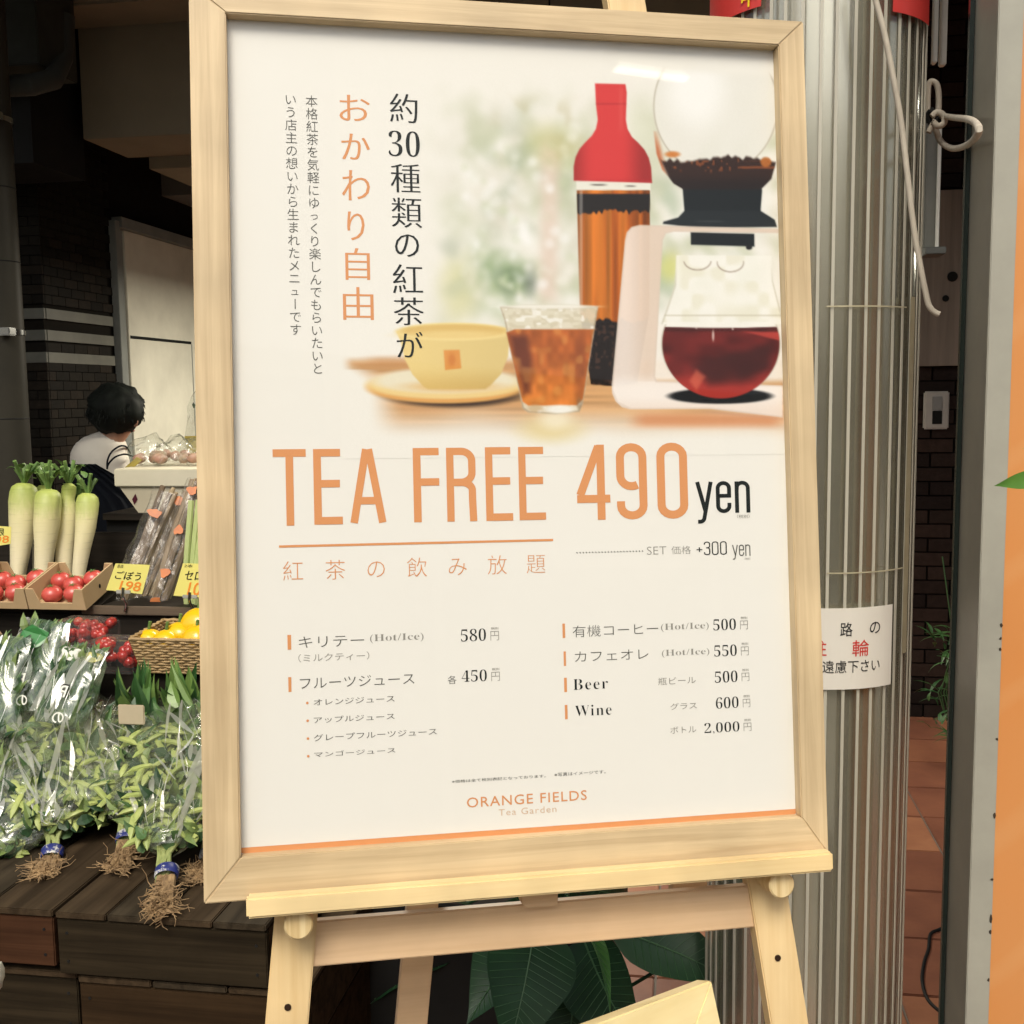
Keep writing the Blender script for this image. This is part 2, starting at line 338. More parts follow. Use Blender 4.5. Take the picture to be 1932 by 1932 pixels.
def column(text, p0, p1, size, mat):
    n = len(text); mb = MB()
    for i, ch in enumerate(text):
        q = i / (n - 1); cx = p0[0] + (p1[0] - p0[0]) * q; cy = p0[1] + (p1[1] - p0[1]) * q
        u, z = uv(cx, cy); V, F = glyphs(ch, -.006); V = V - np.array([.5, .38])
        if ch == 'ー': V = np.stack([V[:, 1], -V[:, 0]], 1)
        sc = size * (.8 if ch in 'っュ' else 1)
        mb.add([(u + a * sc, .0005, z + b_ * sc) for a, b_ in V], [f[::-1] for f in F])
    part('lettering', mb, mat, sheet)
column('本格紅茶を気軽にゆっくり楽しんでもらいたいと', (587.8, 190.3), (599.3, 695), .0128, m_grey)
column('いう店主の想いから生まれたメニューです', (548, 187), (557.8, 621.5), .0128, m_grey)
for ch, xa, xb, ya, yb in [('T', 515.3, 578, 847.4, 991.8), ('E', 591.8, 645.7, 847, 989.5), ('A', 659.8, 727.8, 846, 987.5), ('F', 780, 829, 845, 985), ('R', 842.8, 899.3, 844.5, 984), ('E', 916.3, 967, 843.5, 982.5), ('E', 979, 1029, 843, 981), ('4', 1087.3, 1151, 839, 981), ('9', 1163.3, 1220.9, 836, 980), ('0', 1239.7, 1297.6, 835, 978.7)]:
    V, F, L = stroke_text(ch, .105 if ch in '490' else .1); b = (uv(xa, (ya + yb) / 2)[0], uv((xa + xb) / 2, yb)[1], uv(xb, (ya + yb) / 2)[0], uv((xa + xb) / 2, ya)[1])
    put(V, F, b, m_orange, lay=L)
for txt, b, wgt, mt in [('yen', (1313, 906.8, 1415.7, 988), .075, m_black), ('yen', (1381.9, 1027, 1416.2, 1056), .06, m_grey), ('+300', (1314.5, 1020.8, 1371.6, 1048), .07, m_black)]:
    V, F, L = stroke_text(txt, wgt, .07 if txt == 'yen' else .09); put(V, F, hbox(b), mt, lay=L)
def rect(b, mat, nm='rule'):
    c = hbox(b); part(nm, MB().add([(c[0], .0005, c[1]), (c[2], .0005, c[1]), (c[2], .0005, c[3]), (c[0], .0005, c[3])], [(0, 1, 2, 3)]), mat, sheet)
def rect_uv(u0, z0_, u1, z1_, mat, nm='rule'): part(nm, MB().add([(u0, .0005, z0_), (u1, .0005, z0_), (u1, .0005, z1_), (u0, .0005, z1_)], [(0, 1, 2, 3)]), mat, sheet)
ul = uv(526.4, 1031.3); ur = uv(1043.8, 1018.6); rect_uv(ul[0], (ul[1] + ur[1]) / 2 - .0012, ur[0], (ul[1] + ur[1]) / 2 + .0012, m_orange)
mb = MB(); uu0 = uv(1087.3, 1042.5); uu1 = uv(1211, 1039.5)
for i in range(22):
    u = uu0[0] + (uu1[0] - uu0[0]) * i / 21; z = (uu0[1] + uu1[1]) / 2; mb.add([(u, .0005, z), (u + .0011, .0005, z - .0012), (u + .0018, .0005, z - .0006), (u + .0008, .0005, z + .0008)], [(0, 1, 2, 3)])
part('lettering', mb, m_grey, sheet)
for ch, x, in zip('紅茶の飲み放題', (552.8, 632.5, 709.8, 786.9, 863.3, 938.4, 1011.4)):
    y = 1077.3 - (x - 552.8) * .0297; u, z = uv(x, y); V, F = glyphs(ch, -.014); s = .0222 / 1.0
    V = (V - np.array([.5, .38])) * s; put(V, F, (u + V[:, 0].min(), z + V[:, 1].min(), u + V[:, 0].max(), z + V[:, 1].max()), m_orange)
LINES = [('SET', 0, (1220.9, 1030.6, 1257.6, 1046.6), 2, -.014), ('価格', 0, (1267, 1029.4, 1303.5, 1046), 2, -.010), ('（税別）', 0, (1391, 970.6, 1414.5, 978), 2, 0), ('（税別）', 0, (1405, 1052, 1416, 1056), 2, 0),
 ('キリテー', 0, (563.7, 1197, 687, 1222.8), 1, -.010), ('(Hot/Ice)', 1, (698, 1193.4, 799.3, 1214.2), 2, -.0125), ('580', 1, (869.6, 1185.6, 917, 1210.6), 0, -.0165), ('円', 0, (925.5, 1190.5, 941.4, 1208.6), 2, -.01),
 ('（ミルクティー）', 0, (562.8, 1229, 696.8, 1249.8), 2, -.006), ('フルーツジュース', 0, (565.7, 1269.9, 781.9, 1300), 1, -.008), ('各', 0, (845, 1274.3, 861.5, 1291), 1, -.006), ('450', 1, (871.3, 1262.8, 918.6, 1287), 0, -.0165), ('円', 0, (927.2, 1267.4, 943.2, 1285.3), 2, -.01),
 ('オレンジジュース', 0, (591.9, 1312.3, 744.6, 1331), 1, -.006), ('アップルジュース', 0, (591.9, 1345.4, 744.6, 1365), 1, -.006), ('グレープフルーツジュース', 0, (591.9, 1373.6, 824.3, 1398.8), 1, -.006), ('マンゴージュース', 0, (592.7, 1410.3, 746.3, 1428.7), 1, -.006),
 ('有機コーヒー', 0, (1080.6, 1174.7, 1242, 1202.7), 1, -.010), ('(Hot/Ice)', 1, (1247.3, 1173.5, 1337.6, 1192.6), 2, -.0125), ('500', 1, (1346, 1166.8, 1388.8, 1189.7), 0, -.0165), ('円', 0, (1396.7, 1170.6, 1411.3, 1187.7), 2, -.01),
 ('カフェオレ', 0, (1084.9, 1224, 1223.7, 1248.8), 1, -.010), ('(Hot/Ice)', 1, (1249, 1222.5, 1338.7, 1241.4), 2, -.0125), ('550', 1, (1347.7, 1215.8, 1390.4, 1239), 0, -.0165), ('円', 0, (1398.3, 1219.6, 1412.9, 1236.9), 2, -.01),
 ('Beer', 1, (1081.7, 1278.7, 1147.3, 1302.3), 0, -.0142), ('瓶ビール', 0, (1242, 1275.8, 1313, 1293), 2, -.004), ('500', 1, (1348.9, 1265, 1391.8, 1288.6), 0, -.0165), ('円', 0, (1399.6, 1269, 1414, 1285.4), 2, -.01),
 ('Wine', 1, (1084.9, 1328, 1154, 1352), 0, -.0142), ('グラス', 0, (1265, 1324.5, 1315, 1339.8), 2, -.004), ('600', 1, (1351, 1314, 1393.8, 1337.5), 0, -.0165), ('円', 0, (1401.9, 1318.4, 1415.8, 1334.8), 2, -.01),
 ('ボトル', 0, (1265, 1369, 1314, 1384.7), 2, -.004), ('2,000', 1, (1329.3, 1361, 1395.6, 1386.5), 0, -.0165), ('円', 0, (1403.4, 1363.4, 1418, 1379.8), 2, -.01),
 ('※価格は全て税別表記となっております。', 0, (852.6, 1461, 1030, 1478), 1, 0), ('※写真はイメージです。', 0, (1046, 1452.5, 1143, 1465.5), 1, 0),
 ('ORANGE FIELDS', 0, (880.8, 1490.6, 1107.5, 1524.4), 3, .004), ('Tea Garden', 0, (940.9, 1520, 1050, 1539.6), 4, -.006)]
m_tea = flat('faded_orange_ink', ink((222, 186, 150)))
for txt, sf, b, tone, off in LINES:
    sp = 1.12 if txt in ('ORANGE FIELDS', 'Tea Garden', 'Beer', 'Wine') else 1.0
    V, F = glyphs(serif(txt) if sf else txt, off, sp); put(V, F, hbox(b), (m_black, m_grey, m_grey2, m_orange, m_tea)[tone])
    if txt == '円':
        V, F = glyphs('税別', .004); put(V, F, hbox((b[0] + 1, b[1] - 7.5, b[2] - 1, b[1] - 2.4)), m_grey2)
for b in [(542.4, 1197.8, 549.3, 1226), (544, 1277.5, 549.8, 1305.7), (1061.5, 1176.5, 1066.4, 1203.9), (1063.7, 1229, 1068, 1256.7), (1064.6, 1278.7, 1069.8, 1306), (1066, 1330, 1071, 1357.3)]: rect(b, m_orange, 'menu_mark')
mb = MB()
for x, y in [(579.7, 1326.5), (580.4, 1360), (581, 1393.7), (581.6, 1427)]:
    u, z = uv(x, y); mb.add([(u + .0014 * math.cos(t), .0005, z + .0014 * math.sin(t)) for t in [k * math.pi / 4 for k in range(8)]], [tuple(range(8))])
part('lettering', mb, m_orange, sheet)
rect_uv(x0, -HI - .001, x1, -HI + .0045, m_orange, 'bottom_border')

# ---- the printed still life: colours of the print held by the corners of a fine mesh
NU, NV = 520, 440
ua, za = uv(640, 640)[0], uv(1000, 108)[1]; ub, zb = WI + .0008, uv(1000, 862)[1]
U, Z = np.meshgrid(np.linspace(ua, ub, NU), np.linspace(za, zb, NV))
X, Y = pxy(U, Z); X = (X - 670.8) / .4289; Y = (Y - 118.4) / .4289
rng = np.random.default_rng(5)
def vn(sx, sy, seed=0, ox=0.0):          # value noise
    g = np.random.default_rng(seed).random((160, 160)); wx, wy = (X + 22 * np.sin(Y / 31 + seed) + 13 * np.sin((X + Y) / 17), Y + 22 * np.sin(X / 27 + seed * 2) + 13 * np.sin((X - Y) / 15)) if seed < 30 and seed not in (21, 22) else (X, Y); x = np.clip((wx + 200) / sx + ox, 0, 158.9); y = np.clip((wy + 100) / sy, 0, 158.9)
    xi, yi = x.astype(int), y.astype(int); fx, fy = x - xi, y - yi; fx = fx * fx * (3 - 2 * fx); fy = fy * fy * (3 - 2 * fy)
    return (g[yi, xi] * (1 - fx) + g[yi, xi + 1] * fx) * (1 - fy) + (g[yi + 1, xi] * (1 - fx) + g[yi + 1, xi + 1] * fx) * fy
def ss(a, b, x): t = np.clip((x - a) / (b - a), 0, 1); return t * t * (3 - 2 * t)
def L3(c): return np.array(c, float)
img = np.ones((NV, NU, 3)) * L3((241, 236, 222))
def lay(col, a):
    global img
    col = np.asarray(col, float); a = np.clip(a, 0, 1)[..., None]; img = img * (1 - a) + (col if col.ndim == 3 else col[None, None]) * a
def band(v, lo, hi, s=3): return ss(lo - s, lo + s, v) * (1 - ss(hi - s, hi + s, v))
def ell(cx, cy, rx, ry, s=4): d = np.sqrt(((X - cx) / rx) ** 2 + ((Y - cy) / ry) ** 2); return 1 - ss(1 - s / min(rx, ry), 1 + s / min(rx, ry), d)
def poly(pts, s=2.5):
    ins = np.zeros(X.shape, bool); dist = np.full(X.shape, 1e9); n = len(pts)
    for i in range(n):
        (xa, ya), (xb, yb) = pts[i], pts[(i + 1) % n]
        c = ((ya > Y) != (yb > Y)) & (X < (xb - xa) * (Y - ya) / (yb - ya + 1e-9) + xa); ins ^= c
        L = max((xb - xa) ** 2 + (yb - ya) ** 2, 1e-9); t = np.clip(((X - xa) * (xb - xa) + (Y - ya) * (yb - ya)) / L, 0, 1)
        dist = np.minimum(dist, np.hypot(X - xa - t * (xb - xa), Y - ya - t * (yb - ya)))
    sd_ = np.where(ins, dist, -dist); return ss(-s, s, sd_)
fade = ss(250, 560, X) * ss(40, 330, Y) * (1 - ss(1280, 1330, Y))
n1, n2, n3 = vn(90, 90, 1), vn(38, 38, 2), vn(170, 200, 3)
tone = .45 * n1 + .3 * n2 + .25 * n3
lay((216, 211, 190), fade * .75 * ss(.3, .75, tone)); lay((196, 200, 166), fade * .8 * ss(.42, .78, vn(80, 90, 7) * .7 + n2 * .3))
lay((247, 243, 232), fade * ss(.45, .85, vn(60, 64, 8)) * .75)
lay((164, 180, 132), ell(650, 930, 170, 150, 90) * ss(.35, .7, n2) * .9); lay((140, 165, 120), ell(640, 900, 90, 60, 50) * .6); lay((222, 214, 140), ell(450, 1000, 70, 120, 60) * .5)
lay((168, 178, 150), ell(720, 560, 160, 260, 120) * ss(.5, .7, vn(40, 60, 12)) * .7); lay((198, 196, 130), ell(850, 350, 90, 80, 60) * .5)
lay((176, 184, 160), ell(430, 880, 70, 160, 60) * ss(.4, .7, n1) * .6); lay((170, 180, 140), ell(920, 500, 60, 200, 50) * .5)
for k in range(190):
    bx, by, br = rng.uniform(420, 960), rng.uniform(380, 1080), rng.uniform(9, 22)
    lay([(250, 248, 240), (198, 206, 176), (232, 226, 206)][k % 3], ell(bx, by, br, br, 9) * .32 * fade)
lay((228, 206, 186), band(X + (Y - 600) * .02, 820, 893, 22) * band(Y, 360, 1060, 60) * .85)
lay((176, 190, 160), band(X, 1300, 1420, 30) * band(Y, 520, 1150, 60) * ss(.4, .6, n1) * .7); lay((226, 220, 110), ell(1385, 900, 50, 60, 30) * .6); lay((210, 214, 180), band(X, 1200, 1350, 40) * band(Y, 180, 500, 80) * .5)
def blur(im, r):
    for ax_ in (0, 1):
        c = np.cumsum(np.pad(im, [(r + 1, r) if k == ax_ else (0, 0) for k in range(3)], mode='edge'), axis=ax_); n_ = im.shape[ax_]
        im = (np.take(c, np.arange(2 * r + 1, 2 * r + 1 + n_), axis=ax_) - np.take(c, np.arange(0, n_), axis=ax_)) / (2 * r + 1)
    return im
img = blur(blur(img, 4), 4)
lay((188, 176, 130), band(X, 640, 960, 90) * band(Y, 180, 420, 70) * ss(.4, .7, vn(60, 60, 14)) * .5); lay((120, 140, 104), ell(690, 960, 80, 70, 40) * ss(.35, .6, vn(40, 40, 15)) * .7); lay((96, 104, 96), ell(770, 960, 24, 60, 20) * .5)
for k in range(120):
    bx, by, br = rng.uniform(470, 960), rng.uniform(330, 1080), rng.uniform(12, 24)
    lay([(252, 250, 244), (206, 212, 176), (240, 236, 220), (252, 250, 244)][k % 4], ell(bx, by, br, br, 7) * rng.uniform(.15, .5) * fade)
img = blur(blur(img, 2), 2)
lay((196, 190, 120), ell(900, 380, 90, 70, 70) * .35)
# table
tb = ss(1285, 1330, Y) * (1 - ss(1500, 1680, Y + 30 * vn(240, 200, 21))) * ss(-10, 160, X + 200 * ss(1450, 1250, Y) - 60 * (Y > 1350))
tcol = L3((222, 166, 108))[None, None] * (1 - .18 * vn(300, 14, 22)[..., None]) + L3((20, 20, 14)) * ss(700, 1500, X)[..., None] * .4
lay(tcol, tb * .95); lay((198, 142, 90), band(Y, 1292, 1340, 16) * band(X, 60, 260, 60) * .5)
lay((244, 236, 222), ss(1280, 1310, X) * band(Y, 1150, 1400, 20) * .9); lay((214, 140, 92), band(X, 1230, 1870, 60) * band(Y, 1545, 1600, 25) * .8)
lay((228, 206, 140), ell(860, 1610, 130, 55, 40) * .7); lay((248, 240, 214), ell(880, 1570, 70, 40, 30) * .7)
# saucer
lay((60, 48, 42), ell(430, 1452, 300, 62, 14)); lay((226, 168, 96), ell(395, 1430, 343, 68, 6)); lay((238, 208, 140), ell(395, 1416, 345, 62, 6)); lay((236, 226, 196), ell(400, 1398, 325, 56, 10)); lay((226, 180, 108), ell(430, 1425, 190, 22, 16) * .8)
# bowl
bowl = poly([(178, 1180), (200, 1230), (215, 1300), (250, 1370), (300, 1425), (320, 1436), (570, 1436), (595, 1418), (640, 1370), (672, 1290), (680, 1180)], 4)
sh = ss(150, 700, X)[..., None]; lay(L3((236, 209, 138)) * (1 - .06 * sh) - L3((14, 22, 26)) * ss(1330, 1440, Y)[..., None], bowl)
lay((240, 218, 150), ell(432, 1182, 252, 40, 4)); lay((222, 186, 110), ell(436, 1180, 236, 30, 5)); lay((238, 210, 140), ell(436, 1198, 210, 20, 12) * .8)
lay((222, 142, 66), poly([(388, 1264), (458, 1262), (466, 1344), (394, 1352)], 3) * .85); lay((198, 110, 50), ell(424, 1306, 16, 26, 10) * .5)
# bottle
bot = poly([(974, 560), (1296, 560), (1292, 1100), (1240, 1410), (1150, 1424), (1036, 1414), (988, 1100)], 2)
lay((236, 232, 214), poly([(972, 515), (1300, 515), (1297, 600), (974, 600)], 2)); st = vn(16, 500, 31)
oc = L3((186, 94, 30))[None, None] * (.70 + .5 * st[..., None]) + L3((18, 22, 10)) * ss(.55, .8, vn(22, 900, 33))[..., None]
oc = oc * (1 - .25 * ss(90, 160, abs(X - 1135))[..., None]); lay(oc, bot)
lay((34, 30, 28), bot * ss(572, 580, Y) * (1 - ss(-6, 6, Y - 640 - 30 * vn(12, 4000, 35)))); lay((30, 22, 18), bot * ss(-6, 6, Y - 1150 + 36 * vn(14, 4000, 36))); lay((96, 64, 48), bot * ss(1150, 1160, Y) * ss(.66, .8, vn(12, 12, 37)) * .6)
lay((250, 246, 236), band(X, 985, 1000, 3) * band(Y, 560, 1100, 8) * .35); lay((50, 40, 36), band(Y, 532, 540, 2) * band(X, 1040, 1100, 20) * .6); lay((50, 40, 36), band(Y, 538, 546, 2) * band(X, 1190, 1230, 14) * .5)
cap = poly([(1054, 90), (1188, 93), (1194, 130), (1190, 250), (1197, 290), (1216, 325), (1245, 352), (1272, 382), (1291, 418), (1301, 460), (1305, 528), (960, 518), (960, 455), (968, 415), (986, 378), (1012, 348), (1040, 320), (1058, 290), (1066, 250), (1058, 180)], 3)
lay(L3((204, 58, 56))[None, None] * (1.06 - .26 * ss(60, 170, abs(X - 1110))[..., None]), cap); lay((176, 44, 48), cap * band(Y, 176, 184, 3) * .6); lay((226, 92, 84), cap * band(X, 1160, 1176, 8) * band(Y, 110, 300, 20) * .4); lay((186, 48, 50), cap * ss(500, 526, Y) * .5)
# tumbler
tum = poly([(636, 1072), (1068, 1072), (1062, 1110), (1000, 1500), (985, 1535), (880, 1546), (760, 1538), (735, 1520), (655, 1130)], 3)
lay((226, 216, 190), tum * .85); lay((204, 192, 160), tum * ss(.5, .7, vn(18, 12, 41)) * (Y < 1190) * .55); lay((250, 247, 236), tum * ss(.62, .8, vn(24, 16, 42)) * .7); lay((150, 128, 96), (tum - poly([(642, 1078), (1062, 1078), (1056, 1110), (994, 1500), (980, 1529), (880, 1540), (764, 1532), (741, 1516), (661, 1130)], 3)) * .55)
liq = poly([(664, 1186), (700, 1172), (1050, 1172), (1044, 1200), (1000, 1480), (975, 1506), (760, 1508), (735, 1490)], 4)
lc = L3((184, 98, 46))[None, None] * (.84 + .28 * vn(24, 34, 43)[..., None]) + L3((34, 30, 10)) * ss(1250, 1500, Y)[..., None]
lay(lc, liq); lay((96, 48, 36), liq * poly([(676, 1195), (756, 1200), (778, 1300), (768, 1450), (738, 1460)], 22) * .8); lay((120, 62, 40), liq * ell(990, 1350, 26, 150, 20) * .5); lay((232, 168, 88), liq * ss(.6, .9, vn(34, 44, 44)) * .35)
lay((244, 240, 226), tum * ell(900, 1524, 60, 18, 8)); lay((198, 166, 120), tum * ell(790, 1520, 30, 18, 8) * .6); lay((130, 108, 80), tum * ell(985, 1500, 12, 26, 6) * .5)
lay((248, 244, 230), ell(850, 1072, 216, 9, 3) * .8); lay((204, 196, 170), (ell(850, 1074, 214, 12, 2) - ell(850, 1074, 208, 8, 2)) * .6)
# dripper globe, tea, neck
gb = ell(1585, 190, 275, 300, 3); lay((234, 230, 216), gb * .9); lay((250, 247, 238), ell(1500, 120, 120, 150, 70) * .8); lay((176, 164, 140), (gb - ell(1585, 190, 269, 294, 3)) * .7)
glow = poly([(1312, 300), (1325, 400), (1350, 470), (1400, 530), (1450, 560), (1780, 560), (1830, 510), (1850, 440), (1880, 400), (1880, 300)], 4)
lay((196, 104, 60), glow * ss(1340, 1310, X - (Y - 300) * .22) * ss(240, 400, Y) * .9)
tea = glow * ss(-8, 8, Y - 410 - 26 * vn(16, 900, 51) - 8 * np.sin(X / 70)) * ss(-14, 6, X - 1336 - (Y - 400) * .45)
lay((52, 34, 28), tea); lay((140, 76, 40), tea * ss(.7, .82, vn(12, 14, 52)) * (1 - ss(460, 500, Y)) * .8); lay((206, 120, 50), ell(1395, 402, 32, 13, 6) * .9); lay((206, 120, 50), ell(1806, 436, 24, 22, 6) * .8); lay((30, 24, 24), tea * ss(480, 540, Y) * .7)
lay((26, 32, 34), poly([(1440, 556), (1790, 556), (1782, 660), (1448, 660)], 3)); lay((34, 40, 42), poly([(1448, 650), (1782, 650), (1845, 690), (1855, 722), (1500, 724), (1352, 708), (1356, 698), (1420, 680)], 3)); lay((84, 86, 84), band(Y, 694, 700, 2) * band(X, 1500, 1620, 10) * .5)
# handle and stand
hand = poly([(1186, 780), (1194, 745), (1215, 722), (1250, 713), (1860, 730), (1870, 748), (1400, 742), (1366, 750), (1352, 780), (1318, 1380), (1326, 1400), (1880, 1420), (1880, 1560), (1560, 1522), (1210, 1524), (1172, 1514), (1146, 1490), (1131, 1455), (1128, 1425)], 3)
lay(L3((240, 224, 208))[None, None] - L3((14, 20, 26)) * ss(1180, 1300, X)[..., None] * (Y < 1400)[..., None], hand * .95); lay((250, 244, 234), hand * band(Y, 1395, 1500, 40) * .6); lay((214, 196, 176), (hand - poly([(1192, 782), (1200, 750), (1218, 728), (1252, 719), (1860, 736), (1870, 744), (1400, 738), (1362, 746), (1346, 780), (1312, 1380), (1320, 1406), (1880, 1426), (1880, 1554), (1560, 1516), (1212, 1518), (1156, 1490), (1134, 1440)], 3)) * .5); lay((198, 150, 120), band(X, 1540, 1880, 40) * band(Y - (X - 1540) * .1, 1530, 1538, 3) * .4)
lay((24, 30, 32), poly([(1475, 745), (1755, 752), (1756, 808), (1476, 800)], 3)); lay((30, 30, 30), ell(1732, 812, 14, 10, 3))
# server
neck_ = poly([(1412, 846), (1830, 848), (1838, 960), (1868, 1080), (1880, 1150), (1345, 1150), (1366, 1090), (1404, 980)], 3); bulb = ell(1608, 1236, 264, 238, 3) * ss(1096, 1102, Y) * (1 - ss(1486, 1490, Y)); sv = np.maximum(neck_, bulb)
neck2 = poly([(1418, 850), (1824, 852), (1832, 960), (1862, 1080), (1880, 1150), (1352, 1150), (1374, 1090), (1411, 980)], 3); sv2 = np.maximum(neck2, ell(1608, 1236, 257, 231, 3) * ss(1096, 1102, Y))
lay((246, 242, 228), sv * .85); lay((226, 220, 190), sv * ss(.5, .8, vn(50, 60, 63)) * (Y < 1140) * .5); lay((186, 178, 152), np.clip(sv - sv2, 0, 1) * .55 * ss(850, 1000, Y)); lay((190, 180, 150), band(Y, 1108, 1114, 3) * sv * .6)
lay((150, 130, 110), sv * ((ell(1505, 870, 62, 44, 2) - ell(1505, 866, 58, 42, 2)) + (ell(1650, 880, 60, 42, 2) - ell(1650, 876, 56, 40, 2))) * (Y > 872) * .7)
lay((24, 26, 28), ell(1605, 1466, 228, 34, 4))
lq = ell(1608, 1236, 258, 240, 3) * ss(1158, 1163, Y - 6 * np.cos((X - 1605) / 170)) * (1 - ss(1480, 1484, Y))
rc = L3((104, 32, 28))[None, None] * (.75 + .5 * vn(60, 40, 61)[..., None]); lay(rc, lq); lay((176, 52, 42), lq * ss(1360, 1460, Y + 40 * vn(50, 50, 62)) * .9); lay((196, 70, 58), lq * poly([(1700, 1180), (1880, 1185), (1880, 1225)], 6) * .8)
lay((52, 24, 22), lq * poly([(1480, 1330), (1600, 1280), (1830, 1240), (1820, 1340), (1700, 1400), (1560, 1415)], 30) * .7); lay((60, 26, 24), lq * band(Y, 1162, 1182, 5) * .6); lay((220, 110, 80), lq * poly([(1500, 1350), (1540, 1380), (1500, 1440), (1470, 1400)], 12) * .6)
lay((236, 214, 196), band(Y, 1150, 1160, 4) * lq * .8); lay((244, 236, 220), lq * (ell(1574, 1200, 5, 24, 3) + ell(1500, 1165, 5, 6, 2) + ell(1660, 1170, 5, 5, 2)) * .7)
img[...] = img * .55 + blur(img, 1) * .45
img = np.clip(img + (rng.random(img.shape[:2])[..., None] - .5) * 3, 2, 250)
edge = np.minimum(ss(0, 12, np.arange(NV))[:, None] * ss(0, 12, np.arange(NV)[::-1])[:, None], ss(0, 16, np.arange(NU))[None, :])
img = img * edge[..., None] + L3((241, 236, 222)) * (1 - edge[..., None])
q = img / 255; ln = np.where(q <= .04045, q / 12.92, ((q + .055) / 1.055) ** 2.4) / white * np.array(PAPER)
me = bpy.data.meshes.new('printed_picture'); vs = np.stack([U.ravel(), np.full(U.size, .0006), Z.ravel()], 1)
idx = np.arange(NU * NV).reshape(NV, NU); fs = np.stack([idx[:-1, :-1], idx[1:, :-1], idx[1:, 1:], idx[:-1, 1:]], -1).reshape(-1, 4)
me.vertices.add(len(vs)); me.vertices.foreach_set('co', vs.ravel()); me.loops.add(fs.size); me.loops.foreach_set('vertex_index', fs.ravel().astype(np.int32))
me.polygons.add(len(fs)); me.polygons.foreach_set('loop_start', np.arange(0, fs.size, 4, dtype=np.int32)); me.update(calc_edges=True)
ca = me.color_attributes.new('print', 'FLOAT_COLOR', 'POINT'); ca.data.foreach_set('color', np.concatenate([np.clip(ln, 0, 1).reshape(-1, 3), np.ones((NU * NV, 1))], 1).astype(np.float32).ravel())
mpr = bpy.data.materials.new('printed_photo'); mpr.use_nodes = True; pn = mpr.node_tree.nodes; at_ = pn.new('ShaderNodeAttribute'); at_.attribute_name = 'print'
mpr.node_tree.links.new(at_.outputs[0], pn['Principled BSDF'].inputs['Base Color']); pn['Principled BSDF'].inputs['Roughness'].default_value = .6; pn['Principled BSDF'].inputs['Specular IOR Level'].default_value = .15
o = part('printed_picture', me, mpr, sheet)

# ================================================================== EASEL (in the panel's axes)
E = thing('easel', 'light pine easel with pegs and ledge carrying the big framed poster', 'easel', M=MP)
def leg_line(pa, pb, ya, yb, ztop, zbot):
    a = uv(*pa, ya); b = uv(*pb, ya); dx = (b[0] - a[0]) / (b[1] - a[1]); return (a[0] + dx * (ztop - a[1]), a[0] + dx * (zbot - a[1]))
YL0, YL1, LW = .018, .038, .0215
floor_z = lambda: None
def ground_z(x, y):                     # panel z at which the point (x,y) reaches the floor
    p = po + ax * x + ay * y; return -p.z / az.z
def slant_bar(mb, xt, xb, zt, zb, y0, y1, hw, bev=.0015):
    d = Vector((xb - xt, zb - zt)).normalized(); k = hw / abs(d.y)
    mb.prism([(xt - k, zt), (xt + k, zt), (xb + k, zb), (xb - k, zb)], y0, y1, bev=bev)
for pa, pb in (((562, 1690), (541, 1932)), ((1182, 0), (1447, 1660))):
    zb_ = ground_z(.3, .03); xt, xb = leg_line(pa, pb, YL0, YL0, .75, zb_)
    mb = MB(); slant_bar(mb, xt, xb, .75 if pa[0] < 700 else .75, zb_, YL0, YL1, LW); part('leg', mb, pine_z, E)
def eh(p, y): return uv(p[0], p[1], y)
a0_, a1_ = eh((590, 1780), YL0 + .004), eh((1425, 1712), YL0 + .004)
zc_ = (a0_[1] + a1_[1]) / 2
part('crossbar', MB().box((a0_[0] - .012, YL0 + .0045, zc_ - .023), (a1_[0] + .012, YL1 - .003, zc_ + .023), bev=.0015), beech, E)
lz = -HI - FB - .001
l0 = eh((465, 1704), Y0 - .012)[0]; l1 = eh((1568, 1615), Y0 - .012)[0]
part('ledge', MB().box((l0, Y0 - .018, lz - .0125), (l1, Y0 - .0015, lz + .008), bev=.0025), pine_x, E); part('ledge_base', MB().box((l0 + .002, Y0 - .0013, lz - .0122), (l1 - .002, YL0 - .001, lz - .0005), bev=.001), pine_x, E)
for px_, py_ in ((563, 1745), (1480, 1666)):
    u, z = uv(px_, py_, Y0 - .010); mb = MB(); n = 28; z = lz - .0125 - .0145
    Mx = Matrix.Translation((u, 0, z)) @ Matrix.Rotation(R(90), 4, 'X')
    mb.lathe([(0, .018), (.0125, .018), (.0142, .0165), (.0142, -.06), (.0130, -.062), (0, -.062)], n, Mx); part('peg', mb, pine_y, E, smooth=True)
for px_, py_ in ((543, 1900), (1467, 1807)):
    u, z = uv(px_, py_, YL0); mb = MB(); mb.lathe([(0, 0), (.0035, 0), (.0035, .001), (0, .001)], 14, Matrix.Translation((u, YL0 - .0003, z)) @ Matrix.Rotation(R(90), 4, 'X')); part('peg_hole', mb, flat('hole_dark', (.03, .015, .008)), E)
u, z = uv(1015, 1690, YL0 - .002)
part('ledge_bracket', MB().prism([(u - .020, lz - .0125), (u - .020, z - .003), (u - .014, z - .009), (u + .019, z - .009), (u + .020, lz - .0125)], YL0 - .012, YL0 + .004, bev=.001), beech, E)
